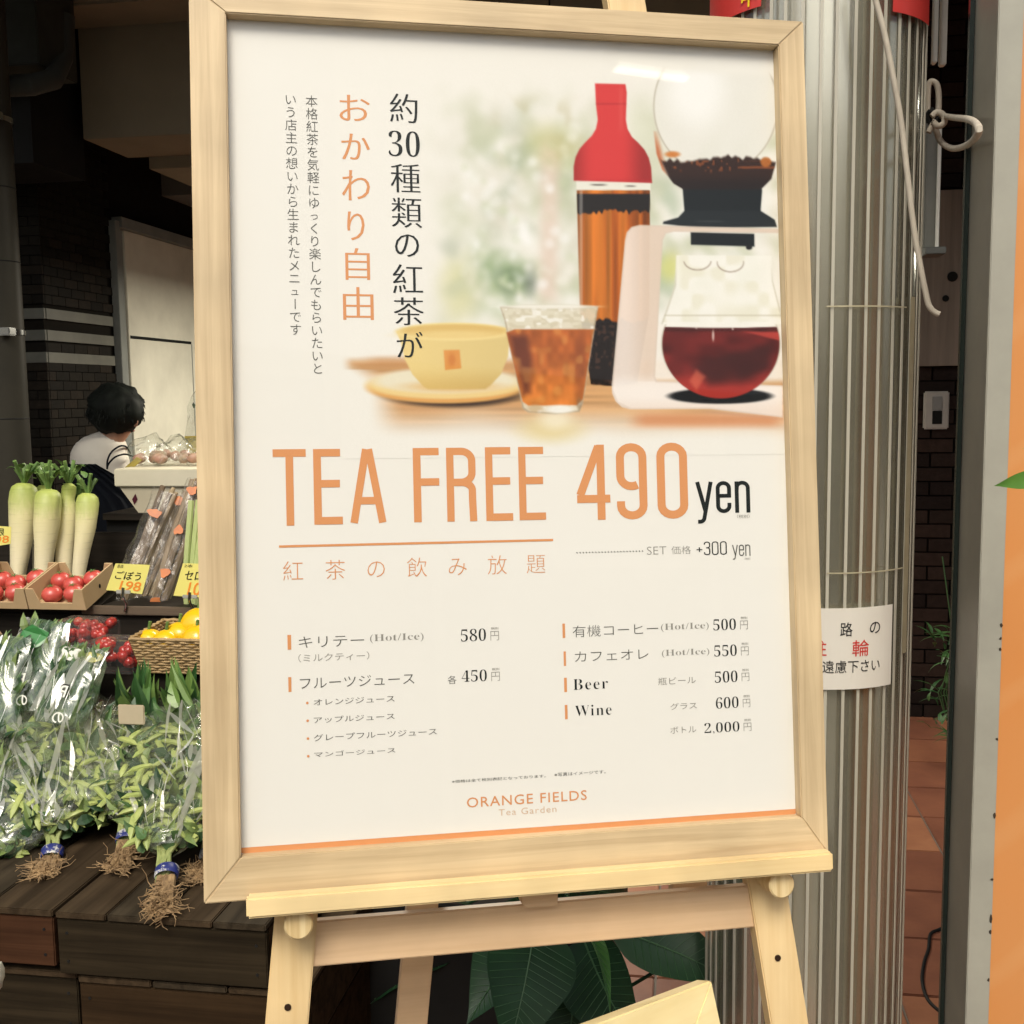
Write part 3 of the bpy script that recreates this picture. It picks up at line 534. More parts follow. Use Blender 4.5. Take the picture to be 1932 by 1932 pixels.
# rear legs, running back from the head of the easel
for pa, pb, k in (((795, 1715), (775, 1932), 0),):
    A = MP @ Vector((uv(*pa, .22)[0], .22, uv(*pa, .22)[1])); Bq = Vector(A); rb = uv(*pb, .236); Bq = MP @ Vector((rb[0], .236, rb[1]))
    d = (Bq - A).normalized(); T = A - d * 1.0; t = A.z / -d.z; G = A + d * t
    Gi = MPi @ G; Ti = MPi @ T; mb = MB(); ww, dd = .019, .011
    vs = []
    for p in (Ti, Gi):
        for sx, sy in ((-1, -1), (1, -1), (1, 1), (-1, 1)): vs.append((p.x + sx * ww, p.y + sy * dd, p.z))
    mb.bevd(vs, [(0, 1, 2, 3), (7, 6, 5, 4), (0, 4, 5, 1), (1, 5, 6, 2), (2, 6, 7, 3), (3, 7, 4, 0)], .0012); part('rear_leg', mb, beech, E)
ub_, zb2 = uv(1292, 1668, .12)
part('hinge_block', MB().box((ub_ - .021, .10, zb2 - .03), (ub_ + .021, .118, zb2 + .5), bev=.001), beech, E)

# pale wooden card box on the floor side, its back corner high
a = at(1316, 1848, 1.12); b = at(1030, 1955, .98); c = at(1372, 1950, 1.02)
e1 = (b - a).normalized(); e2 = (c - a); e2 = (e2 - e1 * e2.dot(e1)); e2 = Vector((.33, -.22, -1)).normalized(); nn = e1.cross(e2).normalized(); e2 = nn.cross(e1)
if nn.y > 0: nn = -nn
L1, L2, th = .42, .34, .022
BX = thing('wooden_sign_board', 'pale pine sign board with mitred raised border leaning in front of the easel legs', 'sign board', loc=tuple(a))
def q3(i, j, k): return a + e1 * i + e2 * j + nn * k
def slab(mb, pts, k0, k1, bev=.0015):
    n = len(pts); vs = [q3(i, j, k0) for i, j in pts] + [q3(i, j, k1) for i, j in pts]
    mb.bevd(vs, [tuple(range(n)), tuple(range(2 * n - 1, n - 1, -1))] + [(i, i + n, (i + 1) % n + n, (i + 1) % n) for i in range(n)], bev)
bw = .055
pine_b = PM('blond_pine', (.80, .68, .38), (.72, .57, .27), rough=.4, scale=14, stretch=(.3, .3, 2.5), detail=5)
for pts in ([(0, 0), (L1, 0), (L1 - bw, bw), (bw, bw)], [(0, 0), (bw, bw), (bw, L2 - bw), (0, L2)], [(L1, 0), (L1, L2), (L1 - bw, L2 - bw), (L1 - bw, bw)], [(0, L2), (bw, L2 - bw), (L1 - bw, L2 - bw), (L1, L2)]):
    mb = MB(); slab(mb, pts, 0, th); part('border_rail', mb, pine_b, BX)
mb = MB(); slab(mb, [(bw - .004, bw - .004), (L1 - bw + .004, bw - .004), (L1 - bw + .004, L2 - bw + .004), (bw - .004, L2 - bw + .004)], .004, .012); part('board', mb, pine_b, BX)
mb = MB(); f0 = q3(L1 * .5, L2 * .98, .0); mb.tube([f0, (f0.x, f0.y + .12, 0)], .014, 10); g0 = q3(L1 * .5, L2 * .5, -.004); mb.tube([g0, (g0.x, g0.y + .25, 0)], .012, 10); part('prop', mb, pine_b, BX)

# ================================================================== SETTING
m_slab = PM('grout', (.17, .14, .115), (.12, .10, .085), rough=.9, scale=20)
struct('ground', MB().box((-14, -16, -.25), (14, 16, -.012)), PM('street_concrete', (.27, .255, .23), (.19, .18, .165), rough=.9, scale=3, bump=.3))
struct('floor_bed', MB().box((-4.2, .9, -.011), (3.6, 7.2, -.003)), m_slab)
fl = thing('tiled_floor', None, None, kind='structure')
tile_mats = [PM('terracotta_%s' % k, c1, c2, rough=.45, scale=6, bump=.25, bscale=50, detail=6) for k, c1, c2 in (('light', (.33, .145, .075), (.22, .085, .045)), ('mid', (.28, .115, .06), (.19, .07, .04)), ('deep', (.23, .09, .05), (.15, .055, .033)))]
tms = []
for m in tile_mats:
    me_ = MB().box((-.1465, -.1465, -.010), (.1465, .1465, .004), bev=.0025).mesh('tile'); me_.materials.append(m); tms.append(me_)
tiles = []
r_off = atz(1721, 1508, 0).x
for i in range(-9, 6):
    for j in range(0, 17): tiles.append((r_off + .15 + i * .3, 1.06 + j * .3))
tiles.sort(key=lambda t: (t[0] - 1.2) ** 2 + (t[1] - 3) ** 2)
for x, y in tiles[:255]: inst('tile', random.choice(tms), fl, Matrix.Translation((x, y, random.uniform(-.0006, .0006))))

def bricks(par, mat_meshes, spots, limit):
    for k, (x, y, z, rot, sx_) in enumerate(spots[:limit]):
        inst('brick', random.choice(mat_meshes), par, Matrix.Translation((x, y, z)) @ Matrix.Rotation(rot, 4, 'Z') @ Matrix.Diagonal((sx_, 1, 1, 1)))
    if len(spots) > limit:
        mb = MB()
        for x, y, z, rot, sx_ in spots[limit:]:
            mb.box((-.0488, 0, -.0180), (.0488, .012, .0180), Matrix.Translation((x, y, z)) @ Matrix.Rotation(rot, 4, 'Z') @ Matrix.Diagonal((sx_, 1, 1, 1)))
        part('brickwork', mb, mat_meshes[0].materials[0], par, kind='stuff')
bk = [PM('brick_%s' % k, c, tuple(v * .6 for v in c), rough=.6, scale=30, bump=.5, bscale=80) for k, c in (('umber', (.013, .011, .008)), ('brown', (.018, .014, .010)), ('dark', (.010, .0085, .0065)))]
bms = []
for m in bk:
    me_ = MB().box((-.0488, 0, -.0180), (.0488, .012, .0180), bev=.0012).mesh('brick'); me_.materials.append(m); bms.append(me_)
m_mort = PM('dark_mortar', (.011, .0095, .0075), (.008, .007, .0055), rough=.95, scale=20)
m_band = PM('pale_tile_band', (.10, .10, .08), (.07, .07, .056), rough=.5, scale=9)
# left side wall: a short face towards the street and a long face running into the shop
c0 = at(85, 620, 4.15); XW = c0.x; D0 = 4.15
lw = thing('brick_wall', 'dark brown brick side wall with three pale stripes behind the shop worker', 'wall', loc=(XW, D0, 0))
part('wall_core', MB().box((XW - 2.6, D0 + .012, 0), (XW - .012, 7.2, 3.2)), m_mort, lw)
zs = [at(85, y, D0).z for y in (581, 601, 622, 642, 664, 684)]
def in_band(z): return any(zs[k + 1] - .01 < z < zs[k] + .01 for k in (0, 2, 4))
spots = []; ROW = .0385
door_d0 = 4.72
for j in range(26, 80):
    z = .02 + j * ROW
    if in_band(z): continue
    sh_ = (j % 2) * .05
    for i in range(0, 6): spots.append((XW - .049 - i * .1 - sh_, D0, z, 0, 1))
    if sh_: spots.append((XW - .0245, D0, z, 0, .48)); spots.append((XW, D0 + .0125 + .0245, z, R(90), .48))
    for i in range(0, 6): spots.append((XW, D0 + .0125 + .049 + i * .1 + sh_, z, R(90), 1))
spots = [s for s in spots if not (s[3] > 1 and s[1] > door_d0 - .05)]
spots.sort(key=lambda s: abs(s[2] - 1.35) + .3 * abs(s[1] - 4.4)); 
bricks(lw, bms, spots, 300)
for k in (0, 2, 4):
    mb = MB(); mb.box((XW - .8, D0 - .003, zs[k + 1]), (XW + .0, D0 + .010, zs[k]), bev=.001); part('stripe', mb, m_band, lw)
    mb = MB(); mb.box((XW - .010, D0 + .0105, zs[k + 1]), (XW + .003, door_d0 - .03, zs[k]), bev=.001); part('stripe', mb, m_band, lw)
# door in the side wall
dt = 2.27
dr = thing('side_door', 'white painted door with an inner panel line in the brick side wall', 'door', loc=(XW, door_d0, 0))
m_door = PM('grimy_white_paint', (.62, .61, .51), (.50, .49, .41), rough=.4, scale=5, detail=6); m_steel_g = PM('greenish_steel', (.20, .215, .20), (.15, .16, .15), rough=.4, scale=8)
m_dk = flat('dark_gap', (.012, .013, .012), .9)
d_end = 5.62
part('door_jamb', MB().box((XW - .005, door_d0 - .02, 0), (XW + .03, door_d0 + .02, dt + .03), bev=.002), m_steel_g, dr)
part('jamb_recess', MB().box((XW - .02, door_d0 + .021, 0), (XW + .002, door_d0 + .09, dt)), m_steel_g, dr)
part('door_leaf', MB().box((XW - .02, door_d0 + .091, 0), (XW + .012, d_end, dt), bev=.002), m_door, dr)
part('door_head', MB().box((XW - .01, door_d0 + .021, dt + .002), (XW + .04, d_end + .6, dt + .05), bev=.002), m_steel_g, dr)
zl = 1.78
part('panel_groove', MB().box((XW + .0122, door_d0 + .10, zl), (XW + .0135, d_end - .16, zl + .014)), m_dk, dr); part('panel_groove', MB().box((XW + .0122, d_end - .16, .3), (XW + .0135, d_end - .152, zl)), m_steel_g, dr)
# back wall and beams
struct('back_wall', MB().box((XW - .1, 7.0, 0), (3.6, 7.2, 3.3)), PM('dim_back_wall', (.06, .065, .06), (.04, .042, .04), rough=.8, scale=2))
m_beam = PM('taupe_plaster', (.22, .185, .13), (.18, .15, .105), rough=.85, scale=2.5, bump=.2)
bx0 = at(157, 263, 4.0).x; bz = [at(157, 263, 4.0).z, at(156, 325, 4.34).z, at(186, 386, 4.77).z]
XR = .5
st_ = thing('stepped_soffit', 'stepped taupe underside of a staircase above the shop worker', 'ceiling', loc=(bx0, 4.0, bz[0]))
tz = at(300, 46, 4.0).z
part('beam', MB().box((bx0, 4.0, bz[0]), (XR, 4.34, 3.3), bev=.003), m_beam, st_); part('beam', MB().box((bx0 + .09, 4.341, bz[1]), (XR, 4.77, 3.3), bev=.003), m_beam, st_); part('beam', MB().box((bx0 + .20, 4.771, bz[2]), (XR, 5.25, 3.3), bev=.003), m_beam, st_)
struct('inner_ceiling', MB().box((-3.9, 5.252, 2.5), (3.6, 7.2, 3.3)), PM('inner_ceiling_paint', (.16, .16, .14), (.12, .12, .11), rough=.7, scale=3))
struct('ceiling', MB().box((bx0 - .05, 3.75, tz), (XR, 3.998, 3.3), bev=.01), m_beam)
struct('canopy', MB().box((-4.2, 2.05, 3.05), (3.6, 3.748, 3.3)), PM('dark_canopy', (.05, .048, .04), (.035, .033, .028), rough=.8, scale=3))
m_black_m = PM('black_steel', (.018, .018, .017), (.012, .012, .012), rough=.5, scale=6)
ob = at(30, 90, 3.7)
struct('left_block', MB().box((-4.2, 3.75, 2.35), (bx0 - .055, 4.1, 3.3)), m_black_m)
dk = thing('air_duct', 'black metal duct box with a round pipe under the dark ceiling top left', 'duct', loc=(at(60, 120, 3.6).x, 3.6, 2.75))
p = at(0, 125, 3.5); q_ = at(68, 20, 3.5)
part('duct_box', MB().box((p.x - .3, 3.5, p.z), (q_.x, 3.74, 3.04), bev=.004), PM('grey_duct', (.05, .052, .045), (.035, .037, .03), rough=.5), dk)
part('duct_pipe', MB().tube([at(-40, 165, 3.45), at(60, 160, 3.45), at(100, 150, 3.55), at(118, 110, 3.68), at(122, 30, 3.7)], .035, 12), PM('duct_pipe_paint', (.06, .062, .055), rough=.45), dk, smooth=True)
# steel post on the far left
c0p = at(4, 620, 3.3); R0 = .066
ps = thing('steel_post', 'grey round steel post with shiny straps at the far left edge', 'post', loc=(c0p.x, c0p.y, 0))
part('post_tube', MB().lathe([(R0, 0), (R0, 3.04)], 28, Matrix.Translation((c0p.x, c0p.y, 0))), PM('post_paint', (.042, .038, .029), (.032, .030, .024), rough=.5, scale=5), ps, smooth=True)
m_chr = PM('bright_steel', (.6, .6, .58), rough=.18, metal=1)
for y in (226, 628):
    z = at(4, y, 3.3).z; part('strap', MB().lathe([(R0 + .001, z - .009), (R0 + .004, z - .008), (R0 + .004, z + .008), (R0 + .001, z + .009)], 28, Matrix.Translation((c0p.x, c0p.y, 0))), m_chr, ps, smooth=True)
    part('strap_buckle', MB().box((c0p.x + R0 * .55, c0p.y - R0 - .012, z - .013), (c0p.x + R0 * 1.15, c0p.y - R0 * .6, z + .012), bev=.003), m_chr, ps)
for y in (355, 495, 790):
    z = at(4, y, 3.3).z; part('joint_ring', MB().lathe([(R0 + .0003, z - .002), (R0 + .0012, z), (R0 + .0003, z + .002)], 28, Matrix.Translation((c0p.x, c0p.y, 0))), m_black_m, ps, smooth=True)

# ================================================================== COLUMN
cb = at(1515, 1932, 1.95); CX, CY, CR = at(1540, 966, 1.95).x, 1.95, .160
CX = (at(1515, 1932, 1.95).x + at(1566, 0, 1.95).x) / 2 - .012
TC = Matrix.Translation((CX, CY, 0))
m_steel = PM('stainless_cladding', (.84, .80, .69), (.62, .58, .48), rough=.24, metal=.84, scale=4, stretch=(1, 1, .45), bump=.05, bscale=5, detail=7)
col = thing('round_column', 'stainless column wrapped in ribbed clear plastic right of the easel', 'column', loc=(CX, CY, 0))
part('column_shaft', MB().lathe([(CR, 0), (CR, 3.3)], 72, TC), m_steel, col, smooth=True)
m_wrap = clear_mat('clear_wrap', tint=(.86, .87, .84), gloss=.07, grough=.13, diff=.05, dcol=(.6, .58, .5), bump=.08, bscale=3)
mb = MB(); CW = CR + .010
prof = []
zz = np.linspace(0.02, 3.04, 40)
mb.lathe([(CW + .0004 * noise.noise(Vector((0, 0, z * 3))), z) for z in zz], 96, TC); part('plastic_wrap', mb, m_wrap, col, smooth=True)
m_rib = PM('milky_rib', (.54, .52, .43), (.42, .40, .33), rough=.35, scale=5, stretch=(1, 1, .2))
ribm = MB().box((-.0024, -.0008, .02), (.0024, .0008, 3.04)).mesh('rib'); ribm.materials.append(m_rib)
for k in range(42):
    t = 2 * math.pi * k / 42 + .03 * math.sin(k * 2.3) / 3; inst('rib', ribm, col, Matrix.Translation((CX + math.cos(t) * (CW + .0016), CY + math.sin(t) * (CW + .0016), 0)) @ Matrix.Rotation(t + math.pi / 2, 4, 'Z'))
def on_col(px, py, rad):                 # sight line meets the column
    A = at(px, py, .5); Bv = at(px, py, 1.5); d = (Bv - A); A2 = Vector((A.x - CX, A.y - CY)); d2 = Vector((d.x, d.y))
    a_ = d2.dot(d2); b_ = 2 * A2.dot(d2); c_ = A2.dot(A2) - rad * rad; D = b_ * b_ - 4 * a_ * c_
    t = (-b_ - math.sqrt(max(D, 0))) / (2 * a_); p = A + d * t; return math.atan2(p.y - CY, p.x - CX), p.z
def col_sheet(mb, t0, t1, z0_, z1_, rad, n=24, wob=0, th_=.0006):
    vs = []; fs = []
    for i in range(n + 1):
        t = t0 + (t1 - t0) * i / n; r_ = rad + wob * math.sin(i * 1.1)
        for z, rr in ((z0_, r_), (z1_, r_), (z0_, r_ - th_), (z1_, r_ - th_)): vs.append((CX + math.cos(t) * rr, CY + math.sin(t) * rr, z))
    for i in range(n):
        k = i * 4; fs += [(k, k + 4, k + 5, k + 1), (k + 2, k + 3, k + 7, k + 6), (k + 1, k + 5, k + 7, k + 3), (k, k + 2, k + 6, k + 4)]
    mb.add(vs, fs)
m_tape = PM('yellowed_tape', (.50, .45, .30), (.40, .36, .24), rough=.3, scale=30)
for y, w_ in ((578, .0010), (1082, .0010)):
    tA, z = on_col(1560, y, CW + .0065); tB, _ = on_col(1712, y, CW + .0065); mb = MB(); col_sheet(mb, tA, tB, z - w_, z + w_, CW + .0052); part('tape_edge', mb, m_tape, col)
tA, z = on_col(1716, 640, CW + .004); tB, _ = on_col(1724, 640, CW + .004)
mb = MB(); col_sheet(mb, tA, tB, on_col(1716, 1220, CW)[1], on_col(1716, 560, CW)[1], CW + .005, 3); part('tape_edge', mb, m_tape, col)
RS = CW + .0065
m_note = PM('notice_paper', (.80, .775, .70), (.76, .73, .65), rough=.45, scale=6)
tR, zt = on_col(1684, 1140, RS); _, zb_ = on_col(1684, 1290, RS); tL = tR - .262 / RS
nt_ = thing('paper_notice', 'white paper notice with black and red Japanese writing on the ribbed column', 'notice', loc=(CX, CY, zb_))
mb = MB(); col_sheet(mb, tL, tR, zb_, zt, RS, 30); part('notice_sheet', mb, m_note, nt_)
m_film = clear_mat('notice_film', gloss=.05, grough=.1, diff=.05)
def col_text(text, pxa, pxb, pya, pyb, mat, rad, par, weight=.004, left_to=None):
    V, F = glyphs(text, weight); lo, hi = V.min(0), V.max(0); t0, z0_ = on_col(pxa, pyb, rad); t1, z1_ = on_col(pxb, pya, rad)
    mb = MB(); mb.add([(CX + math.cos(t0 + (t1 - t0) * (a_ - lo[0]) / (hi[0] - lo[0])) * rad, CY + math.sin(t0 + (t1 - t0) * (a_ - lo[0]) / (hi[0] - lo[0])) * rad, z0_ + (z1_ - z0_) * (b_ - lo[1]) / (hi[1] - lo[1])) for a_, b_ in V], F); part('lettering', mb, mat, par)
RT_ = RS + .0008
nb = flat('notice_black', (.03, .03, .03)); nr = flat('notice_red', (.62, .06, .05))
col_text('路', 1585, 1609, 1174, 1201, nb, RT_, nt_); col_text('の', 1641, 1661, 1172, 1196, nb, RT_, nt_); col_text('輪', 1608, 1640, 1206, 1239, nr, RT_, nt_)
tA, z0n = on_col(1545, 1239, RT_); col_text('主', 1543, 1560, 1208, 1237, nr, RT_, nt_); col_text('遠慮下さい', 1551, 1660, 1241, 1270, nb, RT_, nt_, 0)
m_redp = PM('red_notice_paper', (.62, .05, .04), (.56, .04, .035), rough=.4, scale=8)
for (xa, xb, yb, lab) in ((1341, 1436, 30, 'red paper notice with a yellow character, upper left of the ribbed column'), (1684, 1753, 22, 'plain red paper strip round the top right of the ribbed column')):
    xa = max(xa, 1385)
    tA, z = on_col(xa, yb, RS); tB, _ = on_col(min(xb, 1752), yb, RS)
    if tB - tA < .25: tB = tA + .3
    rn = thing('red_notice', lab, 'notice', loc=(CX, CY, z)); mb = MB(); col_sheet(mb, tA - (.5 if xa < 1500 else 0), tB, z, z + .25, RS + .001, 16); part('notice_sheet', mb, m_redp, rn)
    if xa < 1500: col_text('中', 1398, 1428, -34, 18, flat('yellow_ink', (.85, .6, .03)), RS + .003, rn, .01)
# rope hanging down the column and its knot
m_rope = PM('off_white_cord', (.52, .47, .38), (.40, .35, .28), rough=.8, scale=60, stretch=(1, 1, .4), bump=.4, bscale=150)
rp = [(1640, -60), (1652, 0), (1668, 60), (1684, 140), (1700, 230), (1712, 330), (1724, 430), (1736, 500), (1745, 545), (1752, 575), (1762, 588), (1772, 593)]
def smooth_pts(pts, n=6):
    out = []; P_ = [Vector(p) for p in pts]
    for i in range(len(P_) - 1):
        p0, p1, p2, p3 = P_[max(i - 1, 0)], P_[i], P_[i + 1], P_[min(i + 2, len(P_) - 1)]
        for k in range(n):
            t = k / n; out.append(.5 * ((2 * p1) + (p2 - p0) * t + (2 * p0 - 5 * p1 + 4 * p2 - p3) * t * t + (3 * p1 - p0 - 3 * p2 + p3) * t ** 3))
    out.append(P_[-1]); return out
pts = [at(x, y, 1.72) for x, y in rp]
solo('rope', MB().tube(smooth_pts(pts), .0043, 10), m_rope, 'long off-white cord hanging down the front of the ribbed column', 'cord', tuple(pts[0]), smooth=True)
kn = thing('tied_cord', 'off-white cord knotted in two loops at the right side of the column', 'cord', loc=tuple(at(1768, 222, 1.95)))
def P3(l, d0=1.93): return [at(x, y, d0 - .42 * max(0, (x - 1785) / 61)) for k, (x, y) in enumerate(l)]
part('loop', MB().tube(smooth_pts(P3([(1752, 250), (1762, 232), (1776, 220), (1800, 222), (1830, 226), (1846, 240), (1842, 258), (1822, 275), (1796, 280), (1776, 268), (1766, 245), (1764, 222)])), .0048, 10), m_rope, kn, smooth=True)
part('loop', MB().tube(smooth_pts(P3([(1750, 215), (1752, 160), (1764, 156), (1770, 170), (1771, 200), (1768, 225)], 1.94)), .0048, 10), m_rope, kn, smooth=True)
part('loop', MB().tube(smooth_pts(P3([(1758, 220), (1768, 212), (1780, 218), (1781, 232), (1770, 238), (1760, 230)], 1.9)), .005, 10), m_rope, kn, smooth=True)
mb = MB()
for k in range(9): mb.tube(smooth_pts([at(1755 + random.uniform(-5, 22), 222 + random.uniform(-18, 16), 1.93 + random.uniform(-.01, .02)) for _ in range(4)], 4), .0028, 6)
part('black_tie', mb, m_black_m, kn)

# ================================================================== RIGHT SIDE
rw_d = 5.15; xl = at(1730, 1000, rw_d).x - .8; xr = at(1860, 1000, rw_d).x + 1.0
rw = thing('rear_brick_wall', 'dark brick wall far behind the gap right of the column, with a wooden board', 'wall', loc=(xl, rw_d, 0))
part('wall_core', MB().box((xl, rw_d + .013, 0), (xr, rw_d + .2, 3.3)), m_mort, rw)
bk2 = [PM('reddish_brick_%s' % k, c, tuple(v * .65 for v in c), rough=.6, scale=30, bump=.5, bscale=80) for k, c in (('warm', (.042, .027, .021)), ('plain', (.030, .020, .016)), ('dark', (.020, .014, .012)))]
bms2 = []
for m in bk2:
    me_ = MB().box((-.095, 0, -.0285), (.095, .013, .0285)).mesh('brick'); me_.materials.append(m); bms2.append(me_)
xg = at(1795, 1000, rw_d).x; bs = []
for j in range(50):
    for i in range(-3, 4): bs.append((xg + i * .2 + (j % 2) * .1, rw_d, .032 + j * .064, 0))
bs.sort(key=lambda s: abs(s[0] - xg) * 4 + abs(s[2] - 1.6))
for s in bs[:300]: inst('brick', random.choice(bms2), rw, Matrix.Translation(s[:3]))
bz0, bz1 = at(1790, 690, rw_d - .05).z, at(1790, 358, rw_d - .05).z
part('board', MB().box((at(1738, 500, rw_d - .05).x, rw_d - .05, bz0), (at(1850, 500, rw_d - .05).x, rw_d - .03, bz1), bev=.002), PM('weathered_board', (.24, .20, .16), (.15, .125, .10), rough=.7, scale=30, stretch=(1, 1, .06)), rw)
for x, y, r_ in ((1797, 522, .022), (1784, 563, .014)):
    p = at(x, y, rw_d - .053); part('knot', MB().lathe([(0, 0), (r_, 0), (r_, .003), (0, .003)], 14, Matrix.Translation(p) @ Matrix.Rotation(R(90), 4, 'X')), m_dk, rw)
sw = thing('wall_switch', 'grey-white switch box with a dark slot on the rear brick wall', 'switch', loc=tuple(at(1766, 810, rw_d)))
m_sw = PM('switch_plastic', (.42, .41, .37), rough=.4); ta = at(1743, 810, rw_d - .03); tb_ = at(1792, 738, rw_d - .03)
part('switch_body', MB().box((ta.x, rw_d - .03, ta.z), (tb_.x, rw_d - .001, tb_.z), bev=.006), m_sw, sw)
ta = at(1759, 800, rw_d - .035); tb_ = at(1778, 775, rw_d - .035); part('slot', MB().box((ta.x, rw_d - .034, ta.z), (tb_.x, rw_d - .029, tb_.z), bev=.001), m_dk, sw)
ta = at(1759, 774, rw_d - .035); tb_ = at(1778, 748, rw_d - .035); part('cover', MB().box((ta.x, rw_d - .035, ta.z), (tb_.x, rw_d - .029, tb_.z), bev=.001), PM('switch_grey', (.24, .25, .24), rough=.4), sw)
m_chn = PM('white_channel', (.8, .8, .72), (.7, .7, .62), rough=.4)
for (x0_, x1_, yb, dd_, lab) in ((1766, 1769, 118, 3.3, 'narrow white conduit hanging beside the column top, left of two'), (1780, 1786, 122, 3.35, 'wider white conduit hanging beside the column top, right of two')):
    A = at(x0_ - 6, yb, dd_); Bq = at(x1_, yb, dd_); solo('conduit', MB().box((A.x, dd_, A.z), (Bq.x, dd_ + .03, 3.04), bev=.003), m_chn, lab, 'conduit', tuple(A), group='white conduits by the column')
A = at(1742, 468, 3.2); Bq = at(1772, 468, 3.2)
cs = thing('cable_duct', 'grey metal cable duct running down behind the column edge', 'duct', loc=tuple(A))
zt_ = at(1772, 215, 3.2).z
part('duct_body', MB().box((A.x, 3.2, A.z), (Bq.x, 3.25, zt_), bev=.003), PM('duct_grey', (.22, .225, .20), rough=.45), cs)
part('duct_lip', MB().box((Bq.x - .012, 3.19, A.z), (Bq.x - .004, 3.199, zt_)), m_chn, cs)
part('end_plate', MB().box((A.x, 3.17, A.z - .02), (Bq.x + .012, 3.26, A.z - .001), bev=.002), PM('duct_plate', (.15, .16, .15), rough=.45), cs)
# steel frame with orange sign, close on the right
fd = 1.55
def fx(px, py=966, d=fd): return at(px, py, d).x
sg = thing('orange_sign', 'orange leaf-patterned sign in a grey steel frame at the right edge', 'sign', loc=(fx(1860), fd, 0))
g1 = fx(1853); g2 = g1 + .031
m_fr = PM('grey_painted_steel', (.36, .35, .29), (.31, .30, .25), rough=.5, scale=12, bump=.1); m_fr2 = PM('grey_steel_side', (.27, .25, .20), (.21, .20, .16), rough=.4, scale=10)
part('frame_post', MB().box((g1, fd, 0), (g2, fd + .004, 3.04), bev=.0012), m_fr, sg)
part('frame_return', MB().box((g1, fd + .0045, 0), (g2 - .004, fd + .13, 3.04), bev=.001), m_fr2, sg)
part('glass_edge', MB().box((g1 - .007, fd + .118, 0), (g1 - .0005, fd + .130, 3.04), bev=.001), PM('dark_green_glass_edge', (.018, .026, .022), rough=.15, spec=.5), sg)
def orange_mat():
    m = PM('orange_print', (.64, .24, .06), (.60, .28, .10), rough=.4, scale=1.2); n = m.node_tree.nodes; l = m.node_tree.links
    tc = n.new('ShaderNodeTexCoord'); mp = n.new('ShaderNodeMapping'); mp.inputs['Rotation'].default_value = (0, R(40), 0); wv = n.new('ShaderNodeTexWave'); wv.wave_type = 'RINGS'; wv.inputs['Scale'].default_value = 2.2; wv.inputs['Distortion'].default_value = 3
    cr = n.new('ShaderNodeValToRGB'); cr.color_ramp.elements[0].position = .86; cr.color_ramp.elements[0].color = (0, 0, 0, 1); cr.color_ramp.elements[1].position = 1; cr.color_ramp.elements[1].color = (.25, .25, .25, 1)
    mx = n.new('ShaderNodeMix'); mx.data_type = 'RGBA'; l.new(tc.outputs['Object'], mp.inputs[0]); l.new(mp.outputs[0], wv.inputs[0]); l.new(wv.outputs[0], cr.inputs[0]); l.new(cr.outputs[0], mx.inputs[0])
    src = [k for k in n if k.type == 'VALTORGB'][0]; l.new(src.outputs[0], mx.inputs[6]); mx.inputs[7].default_value = (.68, .36, .15, 1); l.new(mx.outputs[2], n['Principled BSDF'].inputs['Base Color']); return m
part('sign_panel', MB().box((g2 + .0005, fd + .004, 0.05), (g2 + .9, fd + .03, 3.0)), orange_mat(), sg)
m_chip = flat('rust_chip', (.05, .04, .03), .9)
for y, hgt in ((1180, 4), (1225, 3), (1395, 3), (1540, 7), (1660, 3), (1735, 9), (1760, 5), (1850, 4), (1205, 3)):
    xx = g2 - .002; p = at(1885, y, fd - .001); mb = MB(); n = 7
    mb.add([(xx + random.uniform(.5, 1.2) * .0022 * math.cos(t), fd - .0006, p.z + random.uniform(.7, 1.2) * hgt * .0007 * math.sin(t)) for t in [2 * math.pi * k / n for k in range(n)]], [tuple(range(n))]); part('paint_chip', mb, m_chip, sg)
m_leaf_b = PM('bright_leaf', (.12, .28, .04), (.07, .18, .03), rough=.35, scale=20)
lf = thing('leafy_sprig', 'green leaf sprig poking in at the right edge before the orange sign', 'plant', loc=tuple(at(1980, 960, 1.3)))
mb = MB(); mb.leaf(at(1975, 900, 1.32), at(1876, 917, 1.36), .019, up=(.1, -1, .25), sag=.06, n=8); part('leaf', mb, m_leaf_b, lf, smooth=True)
mb = MB(); mb.leaf(at(1975, 880, 1.32), at(1926, 848, 1.34), .02); part('leaf', mb, m_leaf_b, lf, smooth=True)
mb = MB(); mb.leaf(at(1990, 930, 1.32), at(1935, 985, 1.34), .02); part('leaf', mb, m_leaf_b, lf, smooth=True)
rt = at(1985, 905, 1.32); part('stem', MB().tube([(rt.x + .01, rt.y, rt.z - .9), rt, at(1975, 870, 1.32)], .002, 6), m_leaf_b, lf)
mb = MB(); mb.lathe([(0, 0), (.06, 0), (.08, .55), (.07, .56), (.06, .53), (0, .52)], 20, Matrix.Translation((rt.x + .01, rt.y, max(0, rt.z - 1.42)))); part('pot', mb, PM('dark_pot', (.06, .05, .045)), lf, smooth=True)
